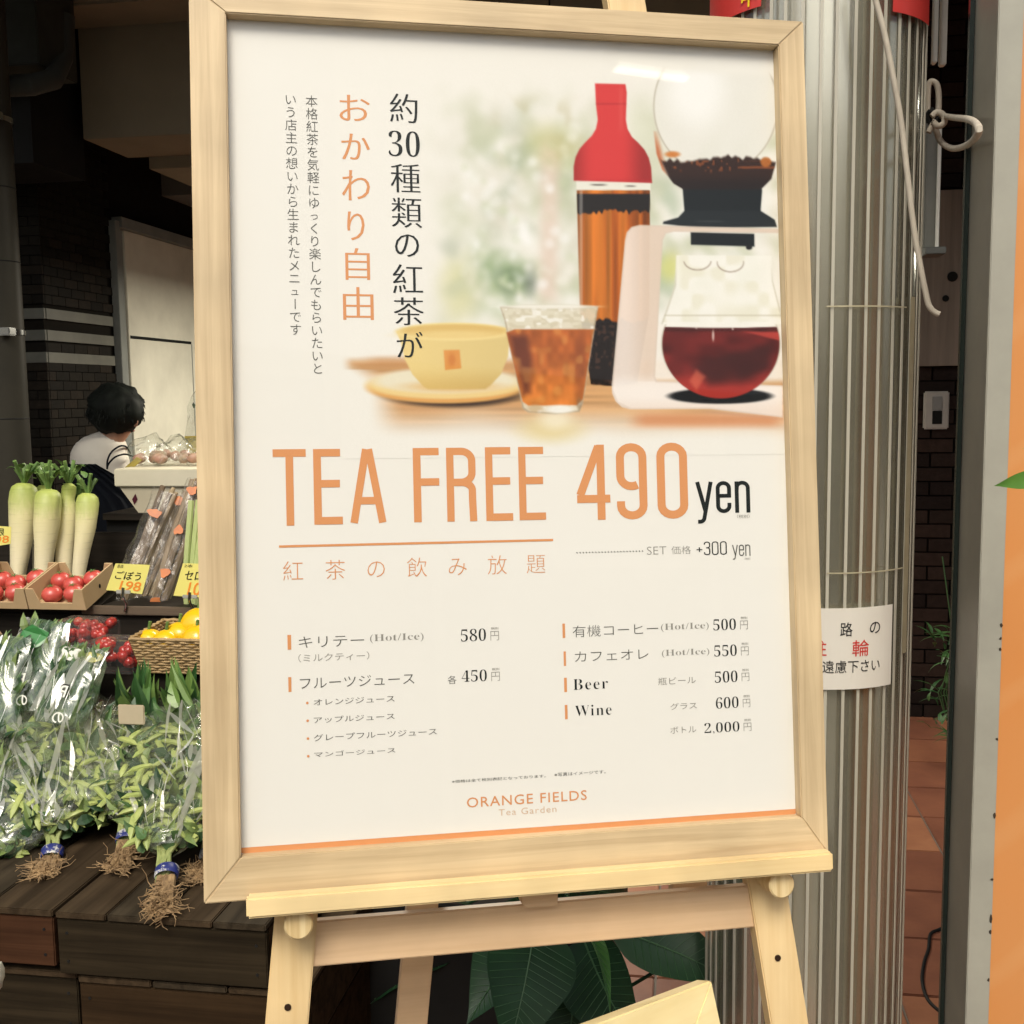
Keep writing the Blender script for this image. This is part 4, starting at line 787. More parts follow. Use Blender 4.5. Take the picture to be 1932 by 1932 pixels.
# floor cable and plants in the gap
cbp = [atz(x, y, .006) for x, y in ((1830, 1712), (1800, 1735), (1776, 1752), (1756, 1762), (1752, 1790), (1744, 1815), (1740, 1850), (1750, 1885), (1775, 1910), (1800, 1925), (1850, 1960))]
solo('floor_cable', MB().tube(smooth_pts(cbp), .0045, 8), m_black_m, 'thin black cable curving over the terracotta tiles in the gap', 'cable', tuple(cbp[0]), smooth=True)
m_lf1 = PM('deep_green_leaf', (.035, .10, .03), (.02, .06, .02), rough=.35, scale=15); m_lf2 = PM('dim_green_leaf', (.05, .13, .035), (.03, .08, .02), rough=.45, scale=15)
gp = thing('bamboo_grass', 'dark green bamboo grass growing behind the steel frame in the gap', 'plant', loc=tuple(at(1812, 1420, 4.3)))
base = at(1835, 1395, 4.3); base.z = 0
for k in range(9): part('stem', MB().tube(smooth_pts([base + Vector((k * .012, k * .01, 0)), base + Vector((-.05 - .01 * k, 0, .35)), base + Vector((-.12 + .03 * k, random.uniform(-.05, .05), random.uniform(.5, .95)))], 4), .0025, 5), m_lf1, gp)
for k in range(90):
    p = at(random.uniform(1752, 1840), random.choice((1190, 1215, 1235, 1300, 1320, 1360, 1385)) + random.uniform(-12, 16), 4.25 + random.uniform(-.15, .15)); a_ = random.uniform(-2.7, -.5)
    mb = MB(); mb.leaf(p, p + Vector((math.cos(a_) * random.uniform(.07, .16) , random.uniform(-.05, .05), random.uniform(-.05, .05))), .016, n=4); part('leaf', mb, m_lf2 if k % 3 else m_lf1, gp)

# big leaved plant behind the easel
pot = at(1050, 2050, 2.1); pt = thing('broad_leaf_plant', 'dark glossy broad-leaved plant in a black trough behind the easel legs', 'potted plant', loc=(pot.x, 2.1, 0))
m_rib_g = PM('leaf_rib', (.05, .13, .05), (.035, .10, .035), rough=.45)
tA_, tB_ = at(600, 1700, 2.25).x, at(1165, 1700, 2.25).x
for lo_, hi_ in (((tA_, 2.10, 0), (tB_, 2.12, .46)), ((tA_, 2.32, 0), (tB_, 2.34, .46)), ((tA_, 2.1205, 0), (tA_ + .02, 2.3195, .46)), ((tB_ - .02, 2.1205, 0), (tB_, 2.3195, .46))): part('trough_panel', MB().box(lo_, hi_, bev=.003), m_black_m, pt)
part('soil', MB().box((tA_ + .0205, 2.1205, .38), (tB_ - .0205, 2.3195, .42)), PM('potting_soil', (.02, .014, .01), rough=1, bump=.8), pt)
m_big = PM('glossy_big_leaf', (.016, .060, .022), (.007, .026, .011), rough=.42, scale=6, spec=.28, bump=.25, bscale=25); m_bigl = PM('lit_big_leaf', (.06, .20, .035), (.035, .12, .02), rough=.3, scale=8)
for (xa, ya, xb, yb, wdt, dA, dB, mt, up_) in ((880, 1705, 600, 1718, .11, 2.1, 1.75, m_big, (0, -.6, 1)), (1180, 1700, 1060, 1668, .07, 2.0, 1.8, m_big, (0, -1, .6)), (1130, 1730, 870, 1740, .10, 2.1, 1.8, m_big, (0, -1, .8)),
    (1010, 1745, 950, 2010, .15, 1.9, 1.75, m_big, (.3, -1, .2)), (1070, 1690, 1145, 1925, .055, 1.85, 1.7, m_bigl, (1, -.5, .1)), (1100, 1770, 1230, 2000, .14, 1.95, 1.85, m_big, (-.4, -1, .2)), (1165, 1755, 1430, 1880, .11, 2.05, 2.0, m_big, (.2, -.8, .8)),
    (1230, 1790, 1200, 1745, .06, 2.15, 2.1, m_big, (0, -1, 0)), (1180, 1960, 1270, 1900, .04, 1.9, 1.9, m_big, (0, -1, .3)), (1260, 1960, 1290, 1870, .035, 1.9, 1.95, m_big, (0, -1, .3)), (1000, 1760, 880, 1940, .12, 2.0, 1.85, m_big, (-.3, -1, .2)), (900, 1760, 700, 1900, .12, 2.2, 2.1, m_big, (-.3, -.4, .8)), (1090, 1800, 1060, 2050, .15, 2.0, 1.9, m_big, (.2, -1, .1))):
    mb = MB(); A, Bq = at(xa, ya, dA), at(xb, yb, dB); mb.leaf(A, Bq, wdt, up=up_, sag=.10, n=18, fold=.3); mb.v = [tuple(Vector(v) + Vector((0, .006 * noise.noise(Vector(v) * 26), .006 * noise.noise(Vector(v) * 22)))) if i % 3 != 1 else v for i, v in enumerate(mb.v)]; lo_ = part('leaf', mb, mt, pt, smooth=True)
    mid_ = [Vector(mb.v[i * 3 + 1]) + Vector((0, -.0012, .0008)) for i in range(18)]; part('midrib', MB().tube(mid_, lambda t: .0022 - .0016 * t, 6), m_rib_g, lo_, smooth=True); vm = MB()
    for i in range(2, 16):
        for e_ in (0, 2): a_ = Vector(mb.v[i * 3 + 1]); b_ = Vector(mb.v[min(17, i + 2) * 3 + e_]); vm.tube([a_ + Vector((0, -.0006, .0004)), a_.lerp(b_, .5) + Vector((0, -.0008, .0008)), a_.lerp(b_, .95)], .0006, 4)
    part('side_veins', vm, m_rib_g, lo_)
    if A.z > .44: part('stem', MB().tube(smooth_pts([(pot.x, 2.2, .42), ((A.x + pot.x) / 2, (A.y + 2.2) / 2 + .03, (A.z + .42) / 2 + .03), A], 5), .004, 6), m_big, pt, smooth=True)
mb = MB(); mb.tube([at(1165, 1875, 2.1), at(1300, 1795, 2.1)], .0035, 6); part('stem', mb, m_big, pt)

# ================================================================== STALL: crates and tiers
cw_mats = [wood('dark_crate_board_%s' % k, c, tuple(v * .45 for v in c), 'x', .95, 26) for k, c in (('brown', (.042, .025, .012)), ('grey', (.034, .025, .014)), ('red', (.058, .026, .013)))]
for _m in cw_mats: _m.node_tree.nodes['Principled BSDF'].inputs['Specular IOR Level'].default_value = .1
cy_mats = [wood('worn_crate_top_%s' % k, c, tuple(v * .5 for v in c), 'y', .7, 26) for k, c in (('brown', (.062, .042, .024)), ('grey', (.050, .038, .024)))]
FD = 1.68; ztop = at(300, 1730, FD).z
xe = [at(-260, 1715, FD).x, at(104, 1720, FD).x, at(503, 1736, FD).x]
W1 = xe[2] - xe[1]
def crate(x0_, x1_, z0_, z1_, lab, d0=FD, dep=.62, mi=0, top=True, boards=1, top_n=3):
    c = thing('wooden_crate', lab, 'crate', loc=((x0_ + x1_) / 2, d0, z0_), group='dark wooden crates under the greens')
    h_ = (z1_ - z0_ - (.014 if top else 0)) / boards
    for b_ in range(boards):
        part('plank', MB().box((x0_ + .002, d0, z0_ + b_ * h_ + .002), (x1_ - .002, d0 + .014, z0_ + (b_ + 1) * h_ - .002), bev=.002), cw_mats[(mi + b_) % 3], c)
        for xs in (x0_ + .002, x1_ - .016): part('plank', MB().box((xs, d0 + .015, z0_ + b_ * h_ + .002), (xs + .014, d0 + dep, z0_ + (b_ + 1) * h_ - .002), bev=.002), cw_mats[0], c)
        part('plank', MB().box((x0_ + .002, d0 + dep + .001, z0_ + b_ * h_ + .002), (x1_ - .002, d0 + dep + .015, z0_ + (b_ + 1) * h_ - .002), bev=.002), cw_mats[0], c)
    if top:
        ww = (x1_ - x0_) / top_n
        for i in range(top_n): part('plank', MB().box((x0_ + i * ww + .0015, d0 - .003, z1_ - .0135), (x0_ + (i + 1) * ww - .0015, d0 + dep, z1_ - random.uniform(0, .002)), bev=.002), cy_mats[i % 2], c)
    for xs in (x0_ + .02, x1_ - .02):
        for b_ in range(boards):
            for zz_ in (.25, .75): part('nail', MB().lathe([(0, .001), (.0028, .001), (.0028, 0)], 8, Matrix.Translation((xs, d0, z0_ + (b_ + zz_) * h_)) @ Matrix.Rotation(R(90), 4, 'X')), m_black_m, c)
    return c
h1 = at(300, 1730, FD).z - at(300, 1853, FD).z
crate(xe[1], xe[2], ztop - h1, ztop, 'dark wooden crate on the upper layer, directly left of the easel leg', mi=1, top_n=4)
crate(xe[1] - W1, xe[1] - .003, ztop - h1 + .012, ztop + .001, 'reddish brown crate at the left edge of the upper layer', mi=2, top_n=3)
crate(xe[1] + .03, xe[2] + .06, ztop - 2 * h1 - .012, ztop - h1 - .003, 'black crate beneath the crate next to the easel leg', mi=0, d0=FD + .01, top=True)
crate(xe[1] - W1 - .02, xe[1] + .024, ztop - 2 * h1 - .012, ztop - h1 - .003 + .0, 'black crate beneath the reddish brown left crate', mi=1, d0=FD + .02)
crate(xe[1] + .02, xe[2] + .05, 0.0, ztop - 2 * h1 - .015, 'lowest dark crate standing on the floor left of the easel', mi=2, d0=FD + .02, boards=2)
crate(xe[1] - W1 - .03, xe[1] + .014, 0.0, ztop - 2 * h1 - .015, 'lowest dark crate standing on the floor at the left edge', mi=0, d0=FD + .03, boards=2)
# tier behind
T2 = at(250, 1172, 2.36).z; T3 = at(270, 1146, 2.56).z
SX0, SX1 = at(-250, 1200, 2.6).x, at(300, 1200, 2.6).x + .75
shm = wood('black_shelf_board', (.022, .018, .014), (.012, .010, .008), 'x', .6, 30); edgm = wood('shelf_edge', (.12, .085, .055), (.08, .055, .035), 'x', .6, 30)
stl = thing('stepped_stall', 'black stepped wooden display stall holding the vegetables', 'stall', loc=((SX0 + SX1) / 2, 2.4, 0))
shm.node_tree.nodes['Principled BSDF'].inputs['Specular IOR Level'].default_value = .1
part('front_shelf', MB().box((SX0, 2.31, ztop - .05), (SX1, 2.50, ztop + .02)), shm, stl)
part('middle_shelf', MB().box((SX0, 2.40, T2 - .10), (SX1, 2.545, T2 - .08)), shm, stl)
part('top_shelf', MB().box((SX0, 2.56, T3 - .02), (SX1, 3.15, T3), bev=.002), shm, stl); part('shelf_lip', MB().box((at(155, 1150, 2.55).x, 2.545, T3 - .018), (SX1, 2.559, T3 + .004), bev=.002), edgm, stl)
part('shelf_lip', MB().box((at(200, 1195, 2.54).x, 2.532, T3 - .085), (SX1, 2.546, T3 - .079)), edgm, stl)
part('riser', MB().box((SX0, 2.56, 0), (SX1, 2.58, T3 - .021)), shm, stl); part('riser', MB().box((SX0, 2.45, 0), (SX1, 2.47, T2 - .101)), shm, stl)
part('side_panel', MB().box((SX1 - .02, 2.585, 0), (SX1, 3.15, T3 - .021)), shm, stl); part('side_panel', MB().box((SX0, 2.585, 0), (SX0 + .02, 3.15, T3 - .021)), shm, stl)
part('rear_board', MB().box((SX0, 3.02, T3 + .001), (at(312, 1030, 3.0).x, 3.04, T3 + .13)), shm, stl)

# ================================================================== VEGETABLES
m_dk1 = bpy.data.materials.new('radish_skin'); m_dk1.use_nodes = True; n = m_dk1.node_tree.nodes; l = m_dk1.node_tree.links
tc = n.new('ShaderNodeTexCoord'); sx = n.new('ShaderNodeSeparateXYZ'); cr = n.new('ShaderNodeValToRGB'); nz = n.new('ShaderNodeTexNoise'); nz.inputs['Scale'].default_value = 14
ad = n.new('ShaderNodeMath'); mu = n.new('ShaderNodeMath'); mu.operation = 'MULTIPLY'; mu.inputs[1].default_value = .12; l.new(nz.outputs[0], mu.inputs[0]); l.new(mu.outputs[0], ad.inputs[1])
l.new(tc.outputs['Generated'], sx.inputs[0]); l.new(sx.outputs[2], ad.inputs[0]); l.new(ad.outputs[0], cr.inputs[0]); l.new(cr.outputs[0], n['Principled BSDF'].inputs['Base Color'])
cr.color_ramp.elements[0].position = .3; cr.color_ramp.elements[0].color = (.72, .64, .42, 1); cr.color_ramp.elements[1].position = 1.0; cr.color_ramp.elements[1].color = (.36, .42, .10, 1)
e = cr.color_ramp.elements.new(.72); e.color = (.66, .60, .32, 1); e = cr.color_ramp.elements.new(.88); e.color = (.46, .49, .17, 1)
n['Principled BSDF'].inputs['Roughness'].default_value = .5
rm_ = n.new('ShaderNodeMapping'); rm_.inputs['Scale'].default_value = (6, 6, 90); rn_ = n.new('ShaderNodeTexNoise'); rn_.inputs['Scale'].default_value = 2.2; rn_.inputs['Detail'].default_value = 4; rb_ = n.new('ShaderNodeBump'); rb_.inputs['Strength'].default_value = .35; rb_.inputs['Distance'].default_value = .002
l.new(tc.outputs['Object'], rm_.inputs[0]); l.new(rm_.outputs[0], rn_.inputs['Vector']); l.new(rn_.outputs[0], rb_.inputs['Height']); l.new(rb_.outputs[0], n['Principled BSDF'].inputs['Normal'])
rx_ = n.new('ShaderNodeMapRange'); rx_.inputs[1].default_value = .55; rx_.inputs[2].default_value = .75; rx_.inputs[3].default_value = 1; rx_.inputs[4].default_value = .82; rv_ = n.new('ShaderNodeVectorMath'); rv_.operation = 'SCALE'; l.new(rn_.outputs[0], rx_.inputs[0]); l.new(cr.outputs[0], rv_.inputs[0]); l.new(rx_.outputs[0], rv_.inputs[3]); l.new(rv_.outputs[0], n['Principled BSDF'].inputs['Base Color'])
m_stalk = PM('leaf_stalk', (.17, .26, .07), (.06, .14, .03), rough=.45, scale=40)
dz = T3 + .002
for k, (xt, yt, xb, yb, wpx, dd_, lab) in enumerate(((46, 912, 36, 1078, 53, 2.86, 'white daikon radish, leftmost of the upright row'), (83, 916, 70, 1076, 34, 2.93, 'slim daikon radish tucked behind the second and first'), (92, 924, 81, 1078, 52, 2.84, 'stout daikon radish, second in the front row'), (131, 912, 118, 1078, 34, 2.90, 'narrow-necked daikon radish between the stout one and the right end'), (167, 931, 148, 1078, 42, 2.84, 'short-topped daikon radish at the right end of the row'), (150, 948, 136, 1080, 24, 2.95, 'thin daikon radish half hidden behind the right pair'))):
    A = at(xt, yt, dd_ + .06); Bq = at(xb, yb + 14, dd_); r_ = wpx / 2 / FPX * dd_ * 1.08
    dkn = thing('daikon_radish', lab, 'daikon', loc=tuple(Bq), group='daikon radishes standing in a row'); L = (A - Bq).length; d = (A - Bq).normalized()
    Mx = Matrix.Translation(Bq) @ d.to_track_quat('Z', 'Y').to_matrix().to_4x4()
    prof = [(0, 0), (r_ * .52, 0.001), (r_ * .60, L * .1), (r_ * .75, L * .35), (r_ * .92, L * .6), (r_, L * .8), (r_ * .98, L * .90), (r_ * .86, L * .96), (r_ * .55, L * .995), (r_ * .2, L), (0, L)]
    if k == 3: prof = [(0, 0), (r_ * .8, .001), (r_ * .9, L * .3), (r_ * 1.05, L * .65), (r_ * .95, L * .78), (r_ * .75, L * .84), (r_ * .82, L * .9), (r_ * .8, L * .97), (r_ * .4, L), (0, L)]
    mb = MB(); mb.lathe(prof, 22, Mx)
    mb.v = [tuple(Vector(v) + Vector((noise.noise(Vector(v) * 11) * .0075, noise.noise(Vector(v) * 11 + Vector((5, 0, 0))) * .006, 0))) for v in mb.v]
    part('root_body', mb, m_dk1, dkn, smooth=True)
    nst = 11 if k != 4 else 5
    for i in range(nst):
        a_ = 2 * math.pi * i / nst + random.random(); sp_ = random.uniform(.2, .75); ln_ = random.uniform(.035, .075) * (1.1 if k != 4 else .9); t0_ = A - d * .004
        tip = t0_ + Vector((math.cos(a_) * sp_, math.sin(a_) * sp_, 1)).normalized() * ln_; st_mb = MB().tube([t0_, (t0_ + tip) / 2 + Vector((0, 0, .004)), tip], lambda t: .0042 + .0016 * t, 6)
        part('stalk', st_mb, m_stalk, dkn)
    for i in range(6 if k != 4 else 2):
        a_ = random.uniform(0, 6.28); p = A + Vector((math.cos(a_) * .022, math.sin(a_) * .022, random.uniform(.02, .055)))
        mb = MB(); mb.leaf(p, p + Vector((math.cos(a_) * .03, math.sin(a_) * .02, random.uniform(-.012, .02))), .02, n=3); part('leaf', mb, m_stalk, dkn)

m_card = PM('box_cardboard', (.52, .37, .20), (.46, .32, .17), rough=.8, scale=15); m_tom = PM('tomato_skin', (.58, .10, .075), (.46, .055, .045), rough=.3, scale=12, spec=.6)
m_calyx = PM('calyx', (.06, .15, .03))
def carton(x0_, x1_, d0, d1, z0_, hgt, lab):
    c = thing('cardboard_box', lab, 'box', loc=((x0_ + x1_) / 2, d0, z0_), group='small cardboard boxes of tomatoes'); t = .004
    def notch(a, b): h = hgt; w_ = b - a; return [(a, z0_), (b, z0_), (b, z0_ + h), (b - w_ * .14, z0_ + h), (b - w_ * .22, z0_ + h * .32), (a + w_ * .22, z0_ + h * .32), (a + w_ * .14, z0_ + h), (a, z0_ + h)]
    part('front_wall', MB().prism(notch(x0_, x1_), d0, d0 + t), m_card, c); part('rear_wall', MB().prism(notch(x0_, x1_), d1 - t, d1), m_card, c)
    for xs in (x0_, x1_ - t): part('side_wall', MB().box((xs, d0 + t + .0005, z0_), (xs + t, d1 - t - .0005, z0_ + hgt)), m_card, c)
    part('bottom', MB().box((x0_ + t, d0 + t, z0_), (x1_ - t, d1 - t, z0_ + .003)), m_card, c)
    for xs in (x0_ - .0004, x1_ - t + .0004 + t): 
        part('vent_hole', MB().ball((xs, (d0 + d1) / 2, z0_ + hgt * .5), (.0012, .005, .006), 8), m_dk, c)
    return c
tom_last = ['']
def tomato(c, r_, lab, grp, mt=None):
    t = thing('tomato', lab, 'tomato', loc=(c[0], c[1], c[2] - r_ * .86), group=grp)
    part('fruit', MB().ball(c, (r_, r_, r_ * .86), 18, .05, c[0] * 9), mt or m_tom, t, smooth=True); mb = MB()
    for i in range(5): a_ = i * 1.257 + c[0] * 40; tp = Vector(c) + Vector((0, 0, r_ * .86)); mb.leaf(tp, tp + Vector((math.cos(a_) * r_ * .45, math.sin(a_) * r_ * .45, .001)), r_ * .14, n=2, sag=.1)
    part('calyx', mb, m_calyx, t); tom_last[0] = t.name
zz0 = T3 + .001
xA, xB, xC = at(-30, 1150, 2.57).x, at(82, 1150, 2.57).x, at(190, 1150, 2.57).x
for (xa, xb, lab, nm) in ((xA, xB - .003, 'open cardboard box of tomatoes at the left edge below the daikons', 'left'), (xB, xC - .004, 'open cardboard box of tomatoes beside the first price card', 'right')):
    tilted = [carton(xa, xb, 2.53, 2.69, zz0 + .004, .056, lab)]
    for i, (fx_, fy_, fz_) in enumerate(((.22, .12, .028), (.74, .20, .028), (.50, .58, .030), (.90, .80, .034), (.08, .72, .032))):
        tomato((xa + .012 + (xb - xa - .024) * (fx_ * .8 + .1), 2.54 + .14 * (fy_ * .85 + .08), zz0 + fz_), .0265, 'red tomato inside the %s of the two cardboard boxes, %s' % (nm, ('front left', 'front right', 'in the middle', 'back right', 'back left')[i]), 'tomatoes in cardboard boxes')
        tilted.append(bpy.data.objects[tom_last[0]])
    TM = B @ Matrix.Translation((0, 2.51, zz0 - .004)) @ Matrix.Rotation(R(16), 4, 'X') @ Matrix.Translation((0, -2.53, -zz0)) @ B.inverted()
    for t_ in tilted: t_.matrix_world = TM @ t_.matrix_basis
part('wedge_board', MB().add([(xA, 2.565, zz0 - .001), (xC, 2.565, zz0 - .001), (xC, 2.68, zz0 - .001), (xA, 2.68, zz0 - .001), (xA, 2.68, zz0 + .026), (xC, 2.68, zz0 + .026)], [(0, 1, 5, 4), (3, 4, 5, 2), (0, 4, 3), (1, 2, 5), (0, 3, 2, 1)]), shm, stl)
# lower carton and cherry tomatoes
z2 = at(80, 1185, 2.50).z - .02
carton(at(-60, 1180, 2.48).x, at(150, 1180, 2.48).x, 2.43, 2.54, z2 - .04, .045, 'low cardboard box on the shelf step under the tomato boxes')
m_cher = PM('cherry_skin', (.50, .035, .025), (.36, .02, .018), rough=.15, scale=20, spec=.7)
m_pack = clear_mat('clear_pack', gloss=.06, grough=.06, diff=.04, bump=.3, bscale=20)
for (cx, cy, wpx, dd_, nn_, lab) in ((150, 1190, 60, 2.44, 26, 'clear pack of cherry tomatoes behind the leafy bags, left of three'), (187, 1192, 38, 2.45, 18, 'clear pack of cherry tomatoes standing against the black shelf, middle of three'), (222, 1228, 82, 2.33, 34, 'clear pack of cherry tomatoes beside the wicker basket, right of three')):
    c = at(cx, cy, dd_); hw = wpx / 2 / FPX * dd_; pk = thing('cherry_tomato_pack', lab, 'tomato pack', loc=(c.x, c.y, c.z - .03), group='packs of cherry tomatoes')
    for i in range(nn_):
        part('cherry_tomato', MB().ball((c.x + random.uniform(-hw, hw), c.y + random.uniform(-.03, .03), c.z + random.uniform(-.03, .022)), (.0125, .0125, .012), 10), m_cher, pk, smooth=True)
    part('pack_film', MB().box((c.x - hw - .013, c.y - .046, c.z - .045), (c.x + hw + .013, c.y + .046, c.z + .03), bev=.008), m_pack, pk)
    part('pack_stand', MB().box((c.x - hw - .005, c.y - .03, ztop), (c.x + hw + .005, c.y + .03, c.z - .046)), shm, pk)

# wicker basket with yellow peppers
m_wick = PM('wicker', (.44, .30, .14), (.26, .17, .07), rough=.7, scale=60)
bl, br_ = at(252, 1200, 2.30), at(470, 1200, 2.30); bz_ = at(300, 1272, 2.28).z; bt = at(300, 1207, 2.28).z; btb = at(350, 1172, 2.44).z
bk_ = thing('wicker_basket', 'shallow wicker basket full of yellow peppers by the poster edge', 'basket', loc=((bl.x + br_.x) / 2, 2.30, bz_))
bw_, bd_ = (br_.x - bl.x), .17
def bpt(s, hh):                         # perimeter point, s 0..1, hh height fraction
    pr = [(0, 0), (1, 0), (1, 1), (0, 1)]; k = int(s * 4) % 4; f = s * 4 - int(s * 4); (xa, ya), (xb, yb) = pr[k], pr[(k + 1) % 4]
    u, v = xa + (xb - xa) * f, ya + (yb - ya) * f; top = bt + (btb - bt) * v + .012 * (1 - abs(v * 2 - 1)) * 0; ins = .018 * (1 - hh)
    x = bl.x + ins + u * (bw_ - 2 * ins); y = 2.28 + ins + v * (bd_ - 2 * ins); return Vector((x, y, bz_ + hh * (top - bz_)))
NR = 13
for r_i in range(NR):
    mb = MB(); hh = r_i / (NR - 1); pts = []
    for s in range(0, 97):
        p = bpt((s % 96) / 96, hh); wv_ = .0022 * math.sin(s * math.pi / 1.5 + r_i * math.pi); k = int((s % 96) / 96 * 4); nrm = ((0, -1), (1, 0), (0, 1), (-1, 0))[k]; pts.append(p + Vector((nrm[0] * wv_, nrm[1] * wv_, .0009 * math.sin(s * 2.1 + r_i))))
    mb.tube(pts, .0030 if r_i < NR - 1 else .0042, 6, cap=False); part('wicker_strand', mb, m_wick, bk_, smooth=True)
mb = MB()
for s in range(48): mb.tube([bpt(s / 48, 0), bpt(s / 48, .5), bpt(s / 48, 1)], .0018, 5)
part('wicker_stakes', mb, m_wick, bk_); part('basket_base', MB().box((bl.x + .02, 2.30, bz_ - .001), (br_.x - .02, 2.28 + bd_ - .02, bz_ + .006)), m_wick, bk_)
part('basket_lining', MB().box((bl.x + .012, 2.30, bz_ + .007), (br_.x - .012, 2.28 + bd_ - .014, bz_ + .03)), m_wick, bk_)
m_pep = PM('yellow_pepper_skin', (.82, .52, .015), (.72, .40, .01), rough=.18, scale=6, spec=.6)
for k, (x, y, dd_, sc, lab) in enumerate(((282, 1207, 2.35, .030, 'yellow pepper lying low in the front left of the wicker basket'), (315, 1208, 2.34, .030, 'yellow pepper lying in the middle front of the wicker basket'), (340, 1196, 2.37, .034, 'rounded yellow pepper standing behind the front ones in the basket'), (375, 1180, 2.39, .040, 'large yellow pepper at the top of the basket beside the poster frame'), (372, 1208, 2.33, .034, 'yellow pepper at the basket front touching the poster frame edge'), (420, 1190, 2.36, .038, 'yellow pepper in the basket behind the poster frame'))):
    c = at(x, y, dd_); pp = thing('yellow_pepper', lab, 'pepper', loc=(c.x, c.y, c.z - sc), group='yellow peppers in the basket')
    mb = MB(); vs = []; N, Mn = 26, 14
    for j in range(Mn + 1):
        ph = math.pi * j / Mn
        for i in range(N):
            t = 2 * math.pi * i / N; lob = 1 + .10 * abs(math.sin(t * 2)) * math.sin(ph) - .1 * (j < 2); vs.append((c.x + math.sin(ph) * math.cos(t) * sc * lob, c.y + math.sin(ph) * math.sin(t) * sc * lob, c.z + math.cos(ph) * sc * (1.05 if k > 2 else .85)))
    fs_ = [(j * N + i, (j + 1) * N + i, (j + 1) * N + (i + 1) % N, j * N + (i + 1) % N) for j in range(Mn) for i in range(N)]
    part('fruit', MB().add(vs, fs_), m_pep, pp, smooth=True); part('stem', MB().tube([(c.x, c.y, c.z + sc * .8), (c.x + .004, c.y, c.z + sc * 1.05 + .012)], .004, 7), m_stalk, pp)
part('basket_stand', MB().box((bl.x + .03, 2.32, ztop), (br_.x - .03, 2.43, bz_ - .002)), shm, bk_)

# burdock bundles
m_gobo = [PM('burdock_%s' % k, c, tuple(v * .55 for v in c), rough=.75, scale=30, stretch=(1, 1, .25), bump=.5, bscale=60) for k, c in (('pale', (.44, .34, .20)), ('brown', (.17, .115, .065)), ('grey', (.32, .24, .15)))]
m_filmb = clear_mat('crinkled_film', gloss=.045, grough=.2, diff=.05, dcol=(.8, .74, .60), bump=.4, bscale=30)
m_olab = PM('orange_label', (.62, .18, .03), (.42, .12, .03), rough=.35, scale=30)
def bundle(bx, by, tx, ty, wpx, dd_, n_, lab, mi):
    A = at(bx, by, dd_); T = at(tx, ty, dd_ + .16); g = thing('burdock_bundle', lab, 'burdock', loc=tuple(A), group='bundles of long burdock roots'); d = (T - A); L = d.length; hw = wpx / 2 / FPX * dd_
    side = d.cross(Vector((0, 1, 0))).normalized()
    for i in range(n_):
        o_ = side * random.uniform(-hw, hw) * .85 + Vector((0, random.uniform(-.02, .02), 0)); p0 = A + o_; p1 = T + o_ * .8 + Vector((random.uniform(-.01, .01), 0, random.uniform(-.03, .01)))
        mid = (p0 + p1) / 2 + Vector((random.uniform(-.008, .008), 0, random.uniform(-.006, .006))); rr = random.uniform(.007, .012)
        part('burdock_root', MB().tube(smooth_pts([p0, (p0 + mid) / 2, mid, (mid + p1) / 2, p1], 3), lambda t, rr=rr: rr * (1 - .3 * t), 8), m_gobo[(i + mi) % 3], g, smooth=True)
    mb = MB(); vs = []; n_s, n_c = 22, 14
    for j in range(n_s + 1):
        q = j / n_s; c = A + d * q
        for i in range(n_c):
            t = 2 * math.pi * i / n_c; k_ = 1 + .2 * noise.noise(Vector((i * .9, j * .35, mi * 5))); vs.append(c + side * math.cos(t) * (hw + .010) * k_ + Vector((0, math.sin(t) * .035 * k_, 0)))
    mb.add(vs, [(j * n_c + i, j * n_c + (i + 1) % n_c, (j + 1) * n_c + (i + 1) % n_c, (j + 1) * n_c + i) for j in range(n_s) for i in range(n_c)]); part('plastic_sleeve', mb, m_filmb, g, smooth=False)
    return g, A, d, side, hw
for args in ((225, 1150, 322, 925, 52, 2.66, 9, 'bundle of pale burdock roots in film behind the first price card', 0), (262, 1150, 352, 930, 44, 2.70, 8, 'dark burdock bundle in film, second from the left', 1), (300, 1152, 378, 905, 40, 2.66, 8, 'burdock bundle with orange labels in film, third from the left', 2), (330, 1155, 405, 930, 40, 2.72, 8, 'burdock bundle partly behind the second price card', 1)):
    g, A, d, side, hw = bundle(*args)
    for q in ((.82,) if args[0] < 240 else (.95,) if args[0] == 262 else (.08, .3, .62, .93) if args[0] == 300 else (.2, .5)):
        c = A + d * q + Vector((0, -.038, 0)); w_, h_ = hw * .55, .012
        mb = MB(); rr = [c + side * (w_ * math.cos(t) * (1 + .7 * noise.noise(Vector((t * 1.3, q * 9, args[0])))) ) + d.normalized() * (h_ * math.sin(t) * (1 + .9 * noise.noise(Vector((q * 7, t * 1.3, args[0]))))) for t in [k * math.pi / 6 for k in range(12)]]; mb.add([tuple(v) for v in rr] + [tuple(v + Vector((0, .001, 0))) for v in rr], [tuple(range(12)), tuple(range(23, 11, -1))] + [(i, i + 12, (i + 1) % 12 + 12, (i + 1) % 12) for i in range(12)]); part('orange_label', mb, m_olab, g)
# pale celery beside them
ce = at(362, 1150, 2.62); cl = thing('celery_bunch', 'pale green celery bunch behind the second price card', 'celery', loc=tuple(ce))
m_cel = PM('celery_stalk', (.50, .56, .26), (.38, .47, .18), rough=.4, scale=30, stretch=(1, 1, .2))
for i in range(9): o_ = Vector((-.02 + i * .012, random.uniform(-.015, .015), 0)); part('stalk', MB().tube(smooth_pts([ce + o_ * .6, ce + o_ + Vector((.01, 0, .1)), ce + o_ * 1.3 + Vector((.03, .02, .28))], 4), .008, 8), m_cel, cl, smooth=True)

